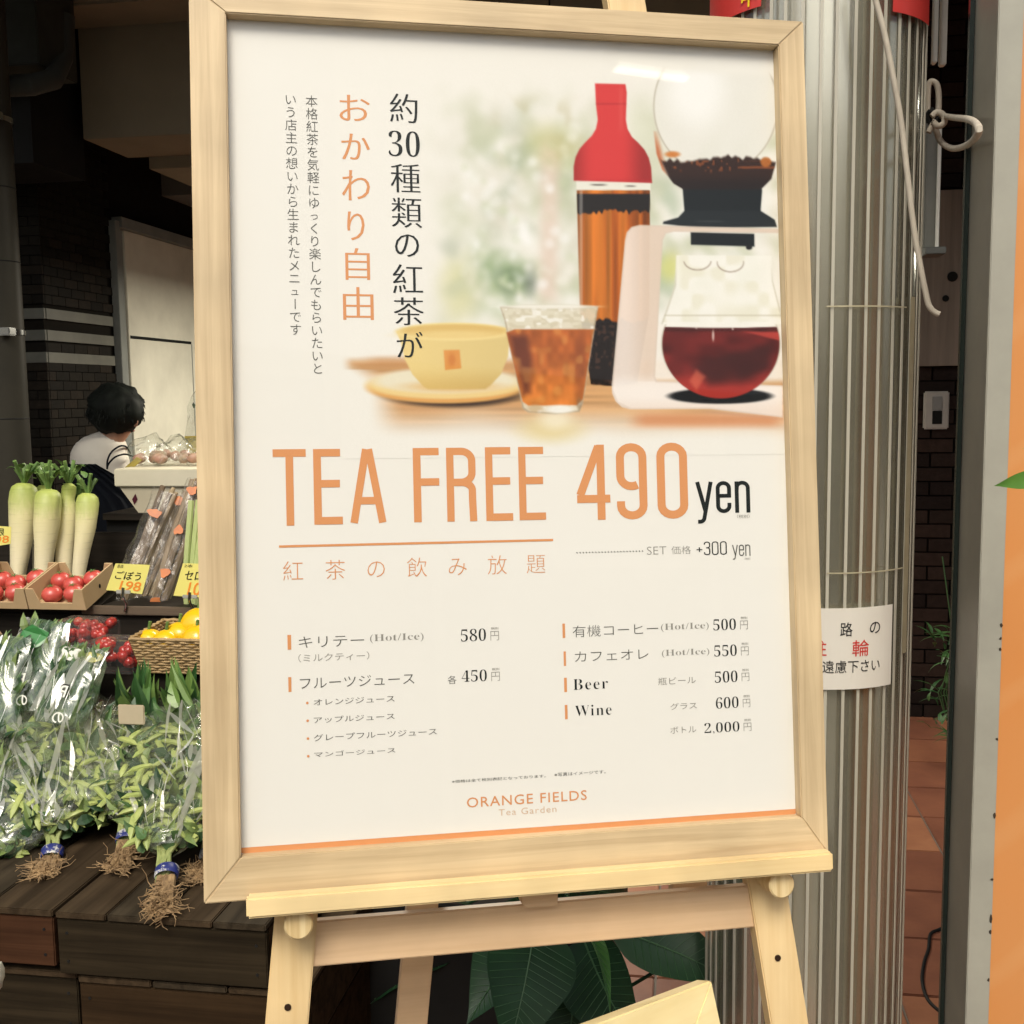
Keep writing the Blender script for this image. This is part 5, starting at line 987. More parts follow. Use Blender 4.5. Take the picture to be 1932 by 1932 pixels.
# price cards
m_yel = PM('yellow_card', (.78, .72, .20), (.74, .68, .19), rough=.5, scale=5); m_ored = flat('orange_marker', (.80, .27, .04)); m_mk = flat('black_marker', (.02, .02, .02))
def card(pts, dd_, lab, texts, clip=True):
    P4 = [at(x, y, dd_) for x, y in pts]; c = thing('price_card', lab, 'price card', loc=tuple((P4[2] + P4[3]) / 2), group='yellow price cards')
    tl, tr, br, bl_ = P4; off = Vector((0, .001, 0))
    part('card_sheet', MB().add([tuple(v) for v in P4] + [tuple(v + off) for v in P4], [(0, 3, 2, 1), (4, 5, 6, 7), (0, 1, 5, 4), (1, 2, 6, 5), (2, 3, 7, 6), (3, 0, 4, 7)]), m_yel, c)
    for (tx, u0, v0, u1, v1, mt, wgt) in texts:
        V, F = glyphs(tx, wgt); lo, hi = V.min(0), V.max(0); vs = []
        for a_, b_ in V:
            u = u0 + (u1 - u0) * (a_ - lo[0]) / (hi[0] - lo[0]); v = v1 + (v0 - v1) * (b_ - lo[1]) / (hi[1] - lo[1]); p = tl.lerp(tr, u).lerp(bl_.lerp(br, u), v) + Vector((0, -.0008, 0)); vs.append(tuple(p))
        part('lettering', MB().add(vs, F), mt, c)
    if clip:
        m = (P4[2] + P4[3]) / 2; part('clip', MB().tube(smooth_pts([m + Vector((0, -.004, .012)), m + Vector((0, -.006, -.01)), m + Vector((.004, 0, -.03)), m + Vector((.0, .0, -.05))], 4), .0035, 8), m_chr, c, smooth=True)
        part('clip', MB().box((m.x - .02, m.y - .003, m.z - .004), (m.x + .018, m.y + .004, m.z + .005), bev=.001), PM('clear_clip', (.4, .4, .36), rough=.2), c)
    return c
card([(218, 1063), (283, 1066), (268, 1121), (200, 1113)], 2.54, 'yellow price card reading 198 in front of the burdock bundles', [('青森', .08, .03, .26, .16, m_mk, -.004), ('ごぼう', .12, .26, .84, .56, m_mk, .006), ('198', .34, .60, .92, .93, m_ored, .012)])
card([(345, 1063), (402, 1064), (392, 1128), (327, 1124)], 2.52, 'yellow price card by the poster edge, in front of the celery', [('2本', .08, .02, .35, .12, m_mk, -.004), ('セロリ', .18, .22, 1.0, .50, m_mk, .006), ('100', .38, .56, 1.0, .95, m_ored, .012)])
card([(-38, 990), (21, 994), (20, 1026), (-40, 1036)], 2.60, 'yellow price card at the left edge before the leftmost daikon', [('大根', .2, .1, .8, .5, m_mk, .006), ('98', .5, .5, .95, .9, m_ored, .01)], clip=False)

# ---------------------------------------------------------------- bags, greens
m_fol = [PM('greens_%s' % k, c, tuple(v * .5 for v in c), rough=.5, scale=25) for k, c in (('mid', (.08, .165, .048)), ('yellow', (.19, .27, .075)), ('deep', (.025, .07, .025)))]
m_podm = PM('bean_pod', (.42, .47, .15), (.26, .33, .09), rough=.5, scale=30); m_stem = PM('bean_stem', (.36, .40, .15), (.22, .27, .09), rough=.55, scale=40)
m_root = PM('root_fibre', (.38, .25, .12), (.16, .10, .05), rough=.85, scale=50); m_blue = PM('blue_band', (.02, .03, .16), (.55, .55, .52), rough=.4, scale=60, contrast=(.42, .5))
m_bag = clear_mat('clear_bag', gloss=.07, grough=.13, diff=.09, dcol=(.66, .72, .52), bump=.9, bscale=13)
def film(path, wids, hts, lift, seed, par, nm='bag_film', crump=.22, mat=None, n_c=30, sub=5, fold=0):
    P_ = smooth_pts(path, sub); m_ = len(P_); vs = []; W_ = np.interp(np.linspace(0, 1, m_), np.linspace(0, 1, len(wids)), wids); H_ = np.interp(np.linspace(0, 1, m_), np.linspace(0, 1, len(hts)), hts)
    for j, p in enumerate(P_):
        d = (P_[min(j + 1, m_ - 1)] - P_[max(j - 1, 0)]).normalized(); side = d.cross(Vector((0, -.5, 1))).normalized(); up = side.cross(d)
        for i in range(n_c):
            t = 2 * math.pi * i / n_c; s_ = Vector((math.cos(t) * 1.4, j * .28, math.sin(t) * 1.4 + seed * 3.1))
            k_ = 1 + crump * (noise.noise(s_) + .6 * noise.noise(s_ * 2.7) + .35 * noise.noise(s_ * 6.1)); vs.append(p + side * (math.cos(t) * W_[j] * k_) + up * (math.sin(t) * H_[j] * k_ + lift))
    mb = MB(); mb.add([tuple(v) for v in vs], [(j * n_c + i, j * n_c + (i + 1) % n_c, (j + 1) * n_c + (i + 1) % n_c, (j + 1) * n_c + i) for j in range(m_ - 1) for i in range(n_c)])
    if fold: fold_highlight_strips(vs, m_, n_c, fold, par, seed)
    return part(nm, mb, mat or m_bag, par, smooth=True)
m_fold_highlight = clear_mat('fold_highlight', gloss=.28, grough=.28, diff=.36, dcol=(.86, .87, .74), bump=.2)  # pale ribbons along film folds: highlight streaks put into colour and shape
def fold_highlight_strips(vs, rows, cols, n_, par, seed, off=.004, wmax=.0048):
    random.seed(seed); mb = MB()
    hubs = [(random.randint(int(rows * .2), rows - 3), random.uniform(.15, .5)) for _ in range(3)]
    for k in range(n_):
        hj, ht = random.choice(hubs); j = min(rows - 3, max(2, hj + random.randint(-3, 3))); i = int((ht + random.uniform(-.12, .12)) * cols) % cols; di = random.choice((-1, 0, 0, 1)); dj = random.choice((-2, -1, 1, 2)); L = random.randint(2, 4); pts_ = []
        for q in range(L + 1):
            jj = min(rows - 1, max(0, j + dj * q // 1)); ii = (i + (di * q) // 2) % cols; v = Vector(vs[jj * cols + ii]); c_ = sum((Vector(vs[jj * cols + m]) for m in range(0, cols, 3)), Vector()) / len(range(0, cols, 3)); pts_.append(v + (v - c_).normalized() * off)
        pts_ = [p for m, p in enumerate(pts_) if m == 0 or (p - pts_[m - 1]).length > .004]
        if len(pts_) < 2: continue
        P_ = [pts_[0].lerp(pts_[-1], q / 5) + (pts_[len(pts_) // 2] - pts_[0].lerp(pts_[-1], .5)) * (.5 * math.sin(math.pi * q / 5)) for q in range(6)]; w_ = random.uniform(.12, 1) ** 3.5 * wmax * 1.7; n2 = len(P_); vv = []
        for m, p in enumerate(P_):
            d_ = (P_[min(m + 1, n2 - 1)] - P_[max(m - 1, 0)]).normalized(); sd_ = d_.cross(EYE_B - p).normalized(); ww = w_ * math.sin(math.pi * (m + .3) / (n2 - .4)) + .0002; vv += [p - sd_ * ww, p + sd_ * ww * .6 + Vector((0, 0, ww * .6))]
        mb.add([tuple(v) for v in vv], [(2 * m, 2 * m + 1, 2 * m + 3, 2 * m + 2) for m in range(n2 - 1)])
    part('fold_highlights', mb, m_fold_highlight, par, kind='stuff')
EYE_B = Vector((EYE.dot(ER), EYE.dot(ED), EYE.z))
def edamame(root, mid, top, lab, seed, wid=.09, nl=430, npod=150, hgt=.045):
    random.seed(seed); A, Mp, T = Vector(root), Vector(mid), Vector(top); g = thing('edamame_bunch', lab, 'green soybeans', loc=tuple(A), group='edamame bunches with roots')
    d = (Mp - A).normalized(); side = d.cross(Vector((0, 0, 1))).normalized(); up = side.cross(d)
    for k in range(8):
        o_ = side * random.uniform(-.018, .012); part('stem', MB().tube(smooth_pts([A + o_ * .6 - d * .02, A + d * .05 + o_, A.lerp(Mp, .6) + side * random.uniform(-.03, .03) + up * .01, Mp + side * random.uniform(-wid, wid) * .6, T + side * random.uniform(-wid, wid) * .8], 4), lambda t: .0046 - .0026 * t, 7), m_stem, g, smooth=True)
    dr_ = Vector((-d.x, -d.y, -.22)).normalized()
    def lift_(v): return Vector((v.x, v.y, max(v.z, ztop + .010))) if v.y > FD - .01 else v
    for k in range(3):
        part('root_stock', MB().tube(smooth_pts([A + side * (.009 * (k - 1)) + d * .015, lift_(A + dr_ * .035 + side * .012 * (k - 1)), lift_(A + dr_ * .07 + side * (.018 * (k - 1)))], 4), lambda t: .0085 - .004 * t, 8), m_root, g, smooth=True)
    mb = MB()
    for k in range(190):
        q = A + dr_ * random.uniform(.0, .075) + side * random.uniform(-.016, .016); a_ = random.uniform(0, 6.28); L = random.uniform(.015, .045)
        pts_ = [q]; v_ = (dr_ * .8 + side * math.cos(a_) * .9 + up * math.sin(a_) * .6).normalized()
        for i in range(4): v_ = (v_ + Vector((random.uniform(-1.1, 1.1), random.uniform(-1, 1), random.uniform(-1, .7)))).normalized(); q = lift_(q + v_ * L / 3); pts_.append(q)
        mb.tube(pts_, lambda t: .0017 - .0012 * t, 4, cap=False)
    part('root_fibres', mb, m_root, g, kind='stuff')
    rot_ = d.to_track_quat('Z', 'Y').to_matrix().to_4x4()
    part('band', MB().lathe([(.0195, -.011), (.0215, -.008), (.0215, .008), (.0195, .011)], 18, Matrix.Translation(A + d * .028) @ rot_ @ Matrix.Scale(.8, 4, (0, 1, 0))), m_blue, g, smooth=True)
    for k in range(npod):
        q = random.uniform(.26, .95); c = (A.lerp(Mp, q * 1.6) if q < .6 else Mp.lerp(T, (q - .6) * 2.4)) + side * random.uniform(-wid, wid) * min(1, .3 + q) + up * random.uniform(0, hgt * .8)
        a_ = random.uniform(0, 6.28); v_ = (side * math.cos(a_) + d * math.sin(a_) + up * random.uniform(-.2, .3)).normalized(); L = random.uniform(.022, .036); bend = up * .004
        part('pod', MB().tube([c - v_ * L, c - v_ * L * .55 + bend, c + bend * 1.3, c + v_ * L * .55 + bend, c + v_ * L], lambda t: .0006 + .0074 * math.sin(math.pi * t) ** .6 * (1 + .12 * math.cos(t * 18)), 7, flatz=.7), m_podm, g, smooth=True)
    for mi_ in range(3):
        mb = MB()
        for k in range(nl // 3):
            q = random.uniform(.14, 1) ** .8; c = (A.lerp(Mp, q * 1.6) if q < .6 else Mp.lerp(T, (q - .6) * 2.4)) + side * random.uniform(-wid, wid) * min(1, .25 + q * 1.1) + up * random.uniform(-.01, hgt * .75)
            v_ = Vector((random.uniform(-1, 1), random.uniform(-1, 1), random.uniform(-.5, .6))) + d * .7; v_.normalize(); mb.leaf(c, c + v_ * random.uniform(.025, .065) * min(1, .5 + q), random.uniform(.008, .022), up=(random.uniform(-.8, .8), -.7, random.uniform(.2, 1)), sag=random.uniform(-.25, .3), n=4, fold=random.uniform(.1, .6))
        part('leaf_mass', mb, m_fol[mi_], g, kind='stuff')
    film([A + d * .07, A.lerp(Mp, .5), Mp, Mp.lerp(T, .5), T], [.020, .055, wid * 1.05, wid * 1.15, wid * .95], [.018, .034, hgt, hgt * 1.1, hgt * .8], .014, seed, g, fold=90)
    return g
zt2 = ztop + .018
def on(x, y, d, dz_=0): p = at(x, y, d); p.z += dz_; return p
edamame(on(95, 1632, 1.86), on(120, 1480, 2.02), on(85, 1335, 2.24), 'edamame bunch in film, leftmost, its roots over the crate at left', 3, .115)
edamame(on(236, 1600, 1.90), on(262, 1470, 2.08), on(215, 1350, 2.28), 'edamame bunch with short root ball between the two longer rooted ones', 5, .095)
edamame(on(312, 1668, 1.74, .0), on(335, 1500, 1.95), on(345, 1360, 2.14), 'edamame bunch with long tangled roots and blue band hanging over the crate front', 8, .105)
edamame(on(392, 1640, 1.88), on(420, 1500, 2.0), on(430, 1370, 2.2), 'edamame bunch mostly behind the poster frame', 13, .08, nl=300, npod=16)
edamame(on(-30, 1660, 1.86), on(15, 1560, 1.93), on(20, 1400, 2.1), 'edamame bunch in film cut by the left edge of the picture', 21, .10, npod=24)
# dark greens under and behind the bunches
random.seed(31); mbg = [MB(), MB(), MB()]
for k in range(3200):
    x = random.uniform(-120, 470); y = random.uniform(1310, 1640); q = (1640 - y) / 330; p = at(x, y, 1.98 + q * .38); 
    if y > 1600 and x > 130: continue
    v_ = Vector((random.uniform(-1, 1), random.uniform(-.6, .3), random.uniform(-.3, 1))).normalized(); mbg[k % 3].leaf(p, p + v_ * random.uniform(.02, .045), random.uniform(.006, .016), up=(random.uniform(-.6, .6), -1, .5), n=2)
lg = thing('loose_greens', 'mass of dark leafy greens filling the stall behind the edamame bunches', 'leafy greens', loc=tuple(at(180, 1600, 2.1)))
for mi_, mb in zip((2, 0, 2), mbg): part('leaf_mass', mb, m_fol[mi_], lg, kind='stuff')
mb = MB(); pa = [at(-160, 1660, 2.03), at(510, 1670, 2.03), at(510, 1290, 2.42), at(-160, 1290, 2.42)]
mb.add([tuple(p) for p in pa] + [tuple(p + Vector((0, .03, -.05))) for p in pa], [(0, 1, 2, 3), (7, 6, 5, 4), (0, 4, 5, 1), (1, 5, 6, 2), (2, 6, 7, 3), (3, 7, 4, 0)]); part('tray', mb, shm, lg)
# upright long green leaves
random.seed(41); ul_ = thing('long_leaf_greens', 'bunch of upright bright green long leaves before the wicker basket', 'leafy greens', loc=tuple(at(310, 1340, 2.22)))
m_long = [PM('long_leaf_%s' % k, c, tuple(v * .6 for v in c), rough=.4, scale=14, stretch=(1, 1, .3)) for k, c in (('bright', (.20, .33, .08)), ('mid', (.11, .23, .055)), ('shade', (.045, .13, .035)))]
for k in range(34):
    x = random.uniform(240, 395); bx_ = x + random.uniform(-20, 20); A = at(bx_, random.uniform(1325, 1372), 2.20 + random.uniform(-.02, .06)); T = at(x + random.uniform(-38, 30), random.uniform(1232, 1300), 2.20 + random.uniform(-.05, .05)); mb = MB(); mb.leaf(A, T, random.uniform(.016, .030), up=(random.uniform(-.5, .5), -1, .2), sag=random.uniform(-.14, .14), n=7, fold=.5); part('leaf', mb, m_long[k % 3], ul_)
# printed bags of leaf greens, top left
m_pbag = clear_mat('printed_bag', gloss=.08, grough=.15, diff=.34, dcol=(.5, .6, .45), bump=.6, bscale=10)
_n = m_pbag.node_tree.nodes; _l = m_pbag.node_tree.links; _z = _n.new('ShaderNodeTexNoise'); _z.inputs['Scale'].default_value = 13; _z.inputs['Distortion'].default_value = .6; _t = _n.new('ShaderNodeTexCoord'); _c = _n.new('ShaderNodeValToRGB')
_c.color_ramp.elements[0].position = .42; _c.color_ramp.elements[0].color = (.10, .22, .09, 1); _c.color_ramp.elements[1].position = .66; _c.color_ramp.elements[1].color = (.55, .60, .42, 1); _l.new(_t.outputs['Object'], _z.inputs['Vector']); _l.new(_z.outputs[0], _c.inputs[0])
for _q in list(_n):
    if _q.type in ('BSDF_DIFFUSE', 'BSDF_TRANSLUCENT'): _l.new(_c.outputs[0], _q.inputs[0])
m_green = PM('green_print', (.05, .22, .06), (.04, .17, .05), rough=.3, scale=10); m_wp = PM('white_print', (.72, .72, .64), (.6, .6, .52), rough=.3, scale=12)
for k, (path, wd, lab) in enumerate((([(40, 1345), (60, 1260), (90, 1170)], .070, 'printed bag of greens with a green top standing second from left'), ([(105, 1370), (132, 1295), (162, 1222)], .062, 'printed bag of greens with a torn white corner below the cherry tomatoes'), ([(-30, 1400), (-10, 1300), (15, 1200)], .075, 'printed bag of greens cut by the left edge'))):
    random.seed(60 + k); dd_ = 2.16 - .03 * k; PT = [at(x, y, dd_ + .05 * i) for i, (x, y) in enumerate(path)]; g = thing('greens_bag', lab, 'bag of greens', loc=tuple(PT[0]), group='printed bags of leafy greens'); d = (PT[2] - PT[0]); side = d.cross(Vector((0, 1, 0))).normalized()
    for mi_ in range(3):
        mb = MB()
        for i in range(90):
            c = PT[0] + d * random.uniform(.0, .88) + side * random.uniform(-wd, wd) * .7 + Vector((0, random.uniform(-.008, .016), 0)); v_ = (d.normalized() + side * random.uniform(-.7, .7) + Vector((0, random.uniform(-.4, .4), 0))).normalized()
            mb.leaf(c, c + v_ * random.uniform(.025, .05), random.uniform(.010, .02), up=(random.uniform(-.5, .5), -1, .2), n=3)
        part('leaf_mass', mb, m_fol[(mi_ * 2) % 3], g, kind='stuff')
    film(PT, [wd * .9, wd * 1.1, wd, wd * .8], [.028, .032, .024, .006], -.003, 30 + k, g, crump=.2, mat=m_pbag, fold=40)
    dn = d.normalized()
    def patch(u, v, w_, h_, mt, nm, off=-.036, text=None):
        c = PT[0] + d * v + side * wd * u + Vector((0, off, .0)); 
        if text: V, F = glyphs(text, .01); lo, hi = V.min(0), V.max(0); ctr = (lo + hi) / 2; s_ = h_ / (hi[1] - lo[1]); vs = [tuple(c + side * ((a_ - ctr[0]) * s_) + dn * ((b_ - ctr[1]) * s_)) for a_, b_ in V]; part('lettering', MB().add(vs, F), mt, g); return
        n_ = 14; vs = [c + side * (w_ * math.cos(t) * (1 + .3 * noise.noise(Vector((t * 2, k, u))))) + dn * (h_ * math.sin(t) * (1 + .3 * noise.noise(Vector((k, t * 2, v))))) + Vector((0, .012 * (math.cos(t) ** 2), 0)) for t in [2 * math.pi * i / n_ for i in range(n_)]]
        part(nm, MB().add([tuple(v_) for v_ in vs], [tuple(range(n_))]), mt, g)
    if k == 0: patch(.15, .84, .034, .026, m_green, 'printed_patch', -.030); patch(.2, .72, 0, .022, m_wp, '', -.046, '△'); patch(0, .42, 0, .030, m_mk, '', -.044, 'P'); patch(-.03, .42, 0, .027, m_wp, '', -.048, 'P'); patch(-.25, .2, 0, .024, m_wp, '', -.046, 'の')
    if k == 1: patch(.35, .93, .026, .016, m_wp, 'torn_corner', -.02); patch(-.5, .93, .022, .012, PM('yellow_print', (.55, .52, .18)), 'printed_patch', -.02); patch(-.1, .52, 0, .030, m_mk, '', -.044, 'P'); patch(-.13, .52, 0, .026, m_wp, '', -.048, 'P'); patch(-.3, .2, 0, .024, m_wp, '', -.046, 'の')
    if k == 2: patch(.5, .62, .045, .018, m_wp, 'printed_patch')
tg = at(248, 1348, 2.05); solo('paper_tag', MB().box((tg.x - .030, tg.y, tg.z - .022), (tg.x + .028, tg.y + .004, tg.z + .020), bev=.002), PM('tan_paper', (.52, .44, .30)), 'small tan paper tag lying among the greens in the middle of the stall', 'tag', tuple(tg))

# ---------------------------------------------------------------- white tray box, bags behind, yellow cards
bxA, bxB = at(214, 885, 3.05), at(440, 885, 3.05); zb1 = at(214, 919, 3.05).z; zb0 = at(258, 968, 3.05).z
m_foam = PM('white_carton', (.60, .56, .43), (.52, .48, .36), rough=.7, scale=6)
wb = thing('white_carton', 'white carton with sloping underside on the rear shelf beside the worker', 'box', loc=(bxA.x, 3.05, zb0))
zA = bxA.z; part('rim', MB().box((bxA.x, 3.05, zb1 + .001), (bxB.x, 3.33, zA), bev=.003), m_foam, wb)
xs0 = at(222, 920, 3.05).x; xs1 = at(258, 968, 3.05).x
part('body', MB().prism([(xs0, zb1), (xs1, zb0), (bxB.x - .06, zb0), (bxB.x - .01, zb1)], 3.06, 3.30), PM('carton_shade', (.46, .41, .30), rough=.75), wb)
V, F = glyphs('◆', -.02); c = at(253, 942, 3.058); lo, hi = V.min(0), V.max(0)
part('printed_mark', MB().add([(c.x + (a_ - lo[0]) / (hi[0] - lo[0]) * .018 - .009 + b_ * .006, 3.0585, c.z + (b_ - lo[1]) / (hi[1] - lo[1]) * .034 - .017) for a_, b_ in V], F), flat('dark_red_ink', (.06, .01, .02)), wb)
struct('rear_table', MB().box((at(180, 966, 3.0).x, 3.04, zb0 - .02), (bxB.x + .4, 3.6, zb0 - .001)), shm)
struct('rear_table_body', MB().box((at(180, 966, 3.0).x, 3.06, 0), (bxB.x + .4, 3.6, zb0 - .021)), m_black_m)
random.seed(77); m_pink = PM('pinkish_produce', (.42, .20, .15), (.30, .22, .14), rough=.5, scale=20)
for k, (x, y, w_, lab) in enumerate(((285, 868, .055, 'clear bag of pinkish produce on the left of the white carton'), (330, 872, .05, 'clear bag of pinkish produce on the white carton next to the poster frame'), (375, 878, .05, 'clear bag of red produce on the carton behind the poster edge'))):
    c = at(x, y, 3.2); g = thing('produce_bag', lab, 'bag of produce', loc=(c.x, 3.2, zA), group='clear bags on the white carton')
    for i in range(7): part('produce', MB().ball((c.x + random.uniform(-w_, w_), 3.2 + random.uniform(-.04, .04), zA + .02 + random.uniform(0, .015)), (.018, .018, .016), 9), m_pink, g, smooth=True)
    film([Vector((c.x - w_ * 1.1, 3.2, zA + .03)), Vector((c.x, 3.2, zA + .045)), Vector((c.x + w_ * 1.1, 3.2, zA + .035))], [.05, .06, .02], [.028, .04, .02], 0, 50 + k, g, crump=.5, n_c=22)
for k, (pts_, dd_, lab) in enumerate((([(348, 823), (410, 821), (410, 864), (357, 865)], 3.4, 'olive yellow card standing behind the carton beside the poster frame'), ([(258, 862), (268, 868), (248, 886), (232, 885)], 3.15, 'small olive card slanting at the left end of the carton'))):
    P4 = [at(x, y, dd_) for x, y in pts_]; solo('yellow_card', MB().add([tuple(v) for v in P4] + [tuple(v + Vector((0, .002, 0))) for v in P4], [(0, 3, 2, 1), (4, 5, 6, 7), (0, 1, 5, 4), (1, 2, 6, 5), (2, 3, 7, 6), (3, 0, 4, 7)]), PM('olive_card', (.36, .28, .05)), lab, 'card', tuple(P4[3]))
random.seed(81); c = at(372, 800, 3.6); hb = thing('hanging_bag', 'crumpled clear bag of greens at the far rear beside the poster frame', 'bag', loc=tuple(c)); mb = MB()
for i in range(50): p = c + Vector((random.uniform(-.01, .08), random.uniform(-.03, .03), random.uniform(-.14, .08))); mb.leaf(p, p + Vector((random.uniform(-.03, .03), -.01, random.uniform(-.03, .03))), .012, n=2)
part('leaf_mass', mb, m_fol[2], hb, kind='stuff'); film([c + Vector((.03, 0, -.2)), c + Vector((.03, 0, 0)), c + Vector((.03, 0, .12))], [.05, .07, .02], [.03, .04, .01], 0, 91, hb, crump=.5, n_c=20)

# ================================================================== PERSON
PD = 4.0
def pp(x, y, d=PD): return at(x, y, d)
per = thing('person', 'person with short dark hair, white t-shirt and navy apron, back turned behind the stall', 'person', loc=(pp(190, 900).x, PD, 0))
def skin(nodes, edges, name, mat, sub=2, root=0, par=per, extra=None):
    me = bpy.data.meshes.new(name); me.from_pydata([tuple(Vector(p)) for p, r_ in nodes], edges, []); o = bpy.data.objects.new(name, me); COL.objects.link(o)
    md = o.modifiers.new('s', 'SKIN'); o.modifiers.new('b', 'SUBSURF').levels = sub
    for i, (p, r_) in enumerate(nodes):
        sv_ = me.skin_vertices[0].data[i]; sv_.radius = r_ if isinstance(r_, tuple) else (r_, r_); sv_.use_root = i == root
    dg = bpy.context.evaluated_depsgraph_get(); dg.update(); m2 = bpy.data.meshes.new_from_object(o.evaluated_get(dg)); bpy.data.objects.remove(o)
    off = OFF[par.name]
    for v in m2.vertices:
        if extra: v.co = extra(v.co)
        v.co -= off
    m2.polygons.foreach_set('use_smooth', [True] * len(m2.polygons)); m2.name = name
    q = bpy.data.objects.new(name, m2); COL.objects.link(q); q.parent = par; OFF[q.name] = off; m2.materials.clear(); m2.materials.append(mat); return q
m_skin = PM('skin', (.46, .26, .17), (.42, .23, .15), rough=.5, scale=12); m_shirt = PM('white_cotton', (.72, .68, .60), (.66, .62, .54), rough=.85, scale=6, bump=.3, bscale=20)
m_navy = PM('navy_apron', (.006, .008, .012), (.004, .005, .008), rough=.9, spec=.1, scale=10); m_hair = PM('black_hair', (.014, .017, .014), (.008, .009, .008), rough=.6, spec=.25, scale=40, stretch=(1, 1, .15), bump=.4, bscale=90)
m_trs = PM('dark_trousers', (.02, .02, .024), rough=.8)
hip = pp(185, 1000); hip = Vector((hip.x, PD, .86)); chest = pp(192, 885); neck = pp(215, 822); head = pp(226, 778)
shL = pp(150, 850, PD - .07); shR = pp(232, 850, PD + .06)
elR = pp(222, 918, PD + .02); haR = pp(275, 905, PD + .12); elL = Vector((shL.x - .02, PD + .10, shL.z - .22)); haL = Vector((shL.x + .18, PD + .28, shL.z - .20))
hd = Vector((.28, .95, -.08)).normalized()
nodes = [(hip, (.13, .10)), ((hip + chest) / 2, (.09, .07)), (chest, (.09, .07)), (neck + Vector((-.02, 0, -.03)), (.06, .055)), (neck, (.045, .045)), (head + Vector((0, 0, -.03)), (.074, .076)), (head + Vector((0, 0, .05)), (.072, .078)),
    (shR, (.03, .03)), (elR, (.030, .030)), ((elR + haR) / 2, (.029, .029)), (haR, (.02, .016)), (shL + Vector((.03, 0, -.03)), (.028, .028)), (elL, (.028, .028)), ((elL + haL) / 2, (.029, .029)), (haL, (.02, .016)),
    (hip + Vector((.09, 0, -.06)), (.085, .085)), (hip + Vector((.10, 0, -.42)), (.055, .055)), (hip + Vector((.10, .03, -.80)), (.036, .036)), (hip + Vector((.10, -.0, -.835)), (.035, .03)), (hip + Vector((-.09, 0, -.06)), (.085, .085)), (hip + Vector((-.10, 0, -.42)), (.055, .055)), (hip + Vector((-.10, .03, -.80)), (.036, .036)), (hip + Vector((-.10, .0, -.835)), (.035, .03))]
hands = []
edges = [(0, 1), (1, 2), (2, 3), (3, 4), (4, 5), (5, 6), (2, 7), (7, 8), (8, 9), (9, 10), (2, 11), (11, 12), (12, 13), (13, 14), (0, 15), (15, 16), (16, 17), (17, 18), (0, 19), (19, 20), (20, 21), (21, 22)]
for base_i, el in ((10, elR), (14, elL)):
    hp = nodes[base_i][0]; dr_ = (hp - el).normalized(); sd2 = dr_.cross(Vector((0, 0, 1))).normalized()
    for f in range(5):
        o_ = sd2 * ((f - 2) * .017) + (Vector((0, 0, -.012)) if f == 0 else Vector()); b_ = len(nodes); ln_ = (.05, .07, .078, .072, .058)[f]
        nodes.append((hp + dr_ * (.045 if f else .02) + o_, (.009, .009))); nodes.append((hp + dr_ * (.045 + ln_ * .5) + o_ * 1.2 + Vector((0, 0, -.008)), (.008, .008))); nodes.append((hp + dr_ * (.045 + ln_ * .9) + o_ * 1.25 + Vector((0, 0, -.026)), (.0065, .0065)))
        edges += [(base_i, b_), (b_, b_ + 1), (b_ + 1, b_ + 2)]
skin(nodes, edges, 'body', m_skin)
fc = head + hd * .075
part('nose', MB().ball(head + hd * .078 + Vector((0, 0, -.03)), (.014, .012, .018), 10), m_skin, per, smooth=True)
for s_ in (-1, 1):
    e_ = head + hd * .066 + Vector((-hd.y, hd.x, 0)) * s_ * .032 + Vector((0, 0, -.008)); part('eye', MB().ball(e_, (.010, .010, .007), 8), m_dk, per)
    ear = head + Vector((-hd.y, hd.x, 0)) * s_ * .078 + Vector((0, 0, -.03)); part('ear', MB().ball(ear, (.012, .010, .028), 10), m_skin, per, smooth=True)
part('mouth', MB().ball(head + hd * .062 + Vector((0, 0, -.068)), (.008, .014, .005), 8), PM('lips', (.3, .1, .08)), per)
# shirt: one remeshed skin over torso, shoulders and sleeves
def remesh(mb, name, mat, vox, it=8, par=per, cut=None):
    me = mb.mesh(name, (0, 0, 0)); o = bpy.data.objects.new(name, me); COL.objects.link(o); md = o.modifiers.new('r', 'REMESH'); md.mode = 'VOXEL'; md.voxel_size = vox; sm = o.modifiers.new('s', 'SMOOTH'); sm.iterations = it; sm.factor = .5
    dg = bpy.context.evaluated_depsgraph_get(); dg.update(); m2 = bpy.data.meshes.new_from_object(o.evaluated_get(dg)); bpy.data.objects.remove(o); off = OFF[par.name]
    for v in m2.vertices:
        c = v.co.copy(); k = .0035 * noise.noise(c * 16) + .002 * noise.noise(Vector((c.x * 40, c.y * 40, c.z * 14))); v.co = c + v.normal * k - off
    m2.polygons.foreach_set('use_smooth', [True] * len(m2.polygons)); q = bpy.data.objects.new(name, m2); COL.objects.link(q); q.parent = par; OFF[q.name] = off; m2.materials.clear(); m2.materials.append(mat); return q
mb = MB(); tx = hip.x
mb.ball((tx, PD, 1.0), (.125, .105, .20), 20); c_ = pp(188, 905); mb.ball((c_.x, PD, c_.z), (.118, .105, .17), 20); c_ = pp(187, 868); mb.ball((c_.x, PD + .0, c_.z), (.112, .10, .105), 20); c_ = pp(197, 843); mb.ball((c_.x, PD + .0, c_.z), (.088, .085, .06), 18)
for a_, b_, r0_, r1_ in ((pp(168, 862), pp(152, 905, PD + .05), .058, .045), (pp(218, 862, PD - .01), pp(226, 916, PD + .0), .052, .042)): mb.tube([a_, a_.lerp(b_, .5), b_], lambda t, r0_=r0_, r1_=r1_: r0_ + (r1_ - r0_) * t, 14)
mb.tube([pp(205, 840), neck + Vector((0, 0, .0))], .052, 14)
remesh(mb, 't_shirt', m_shirt, .012)
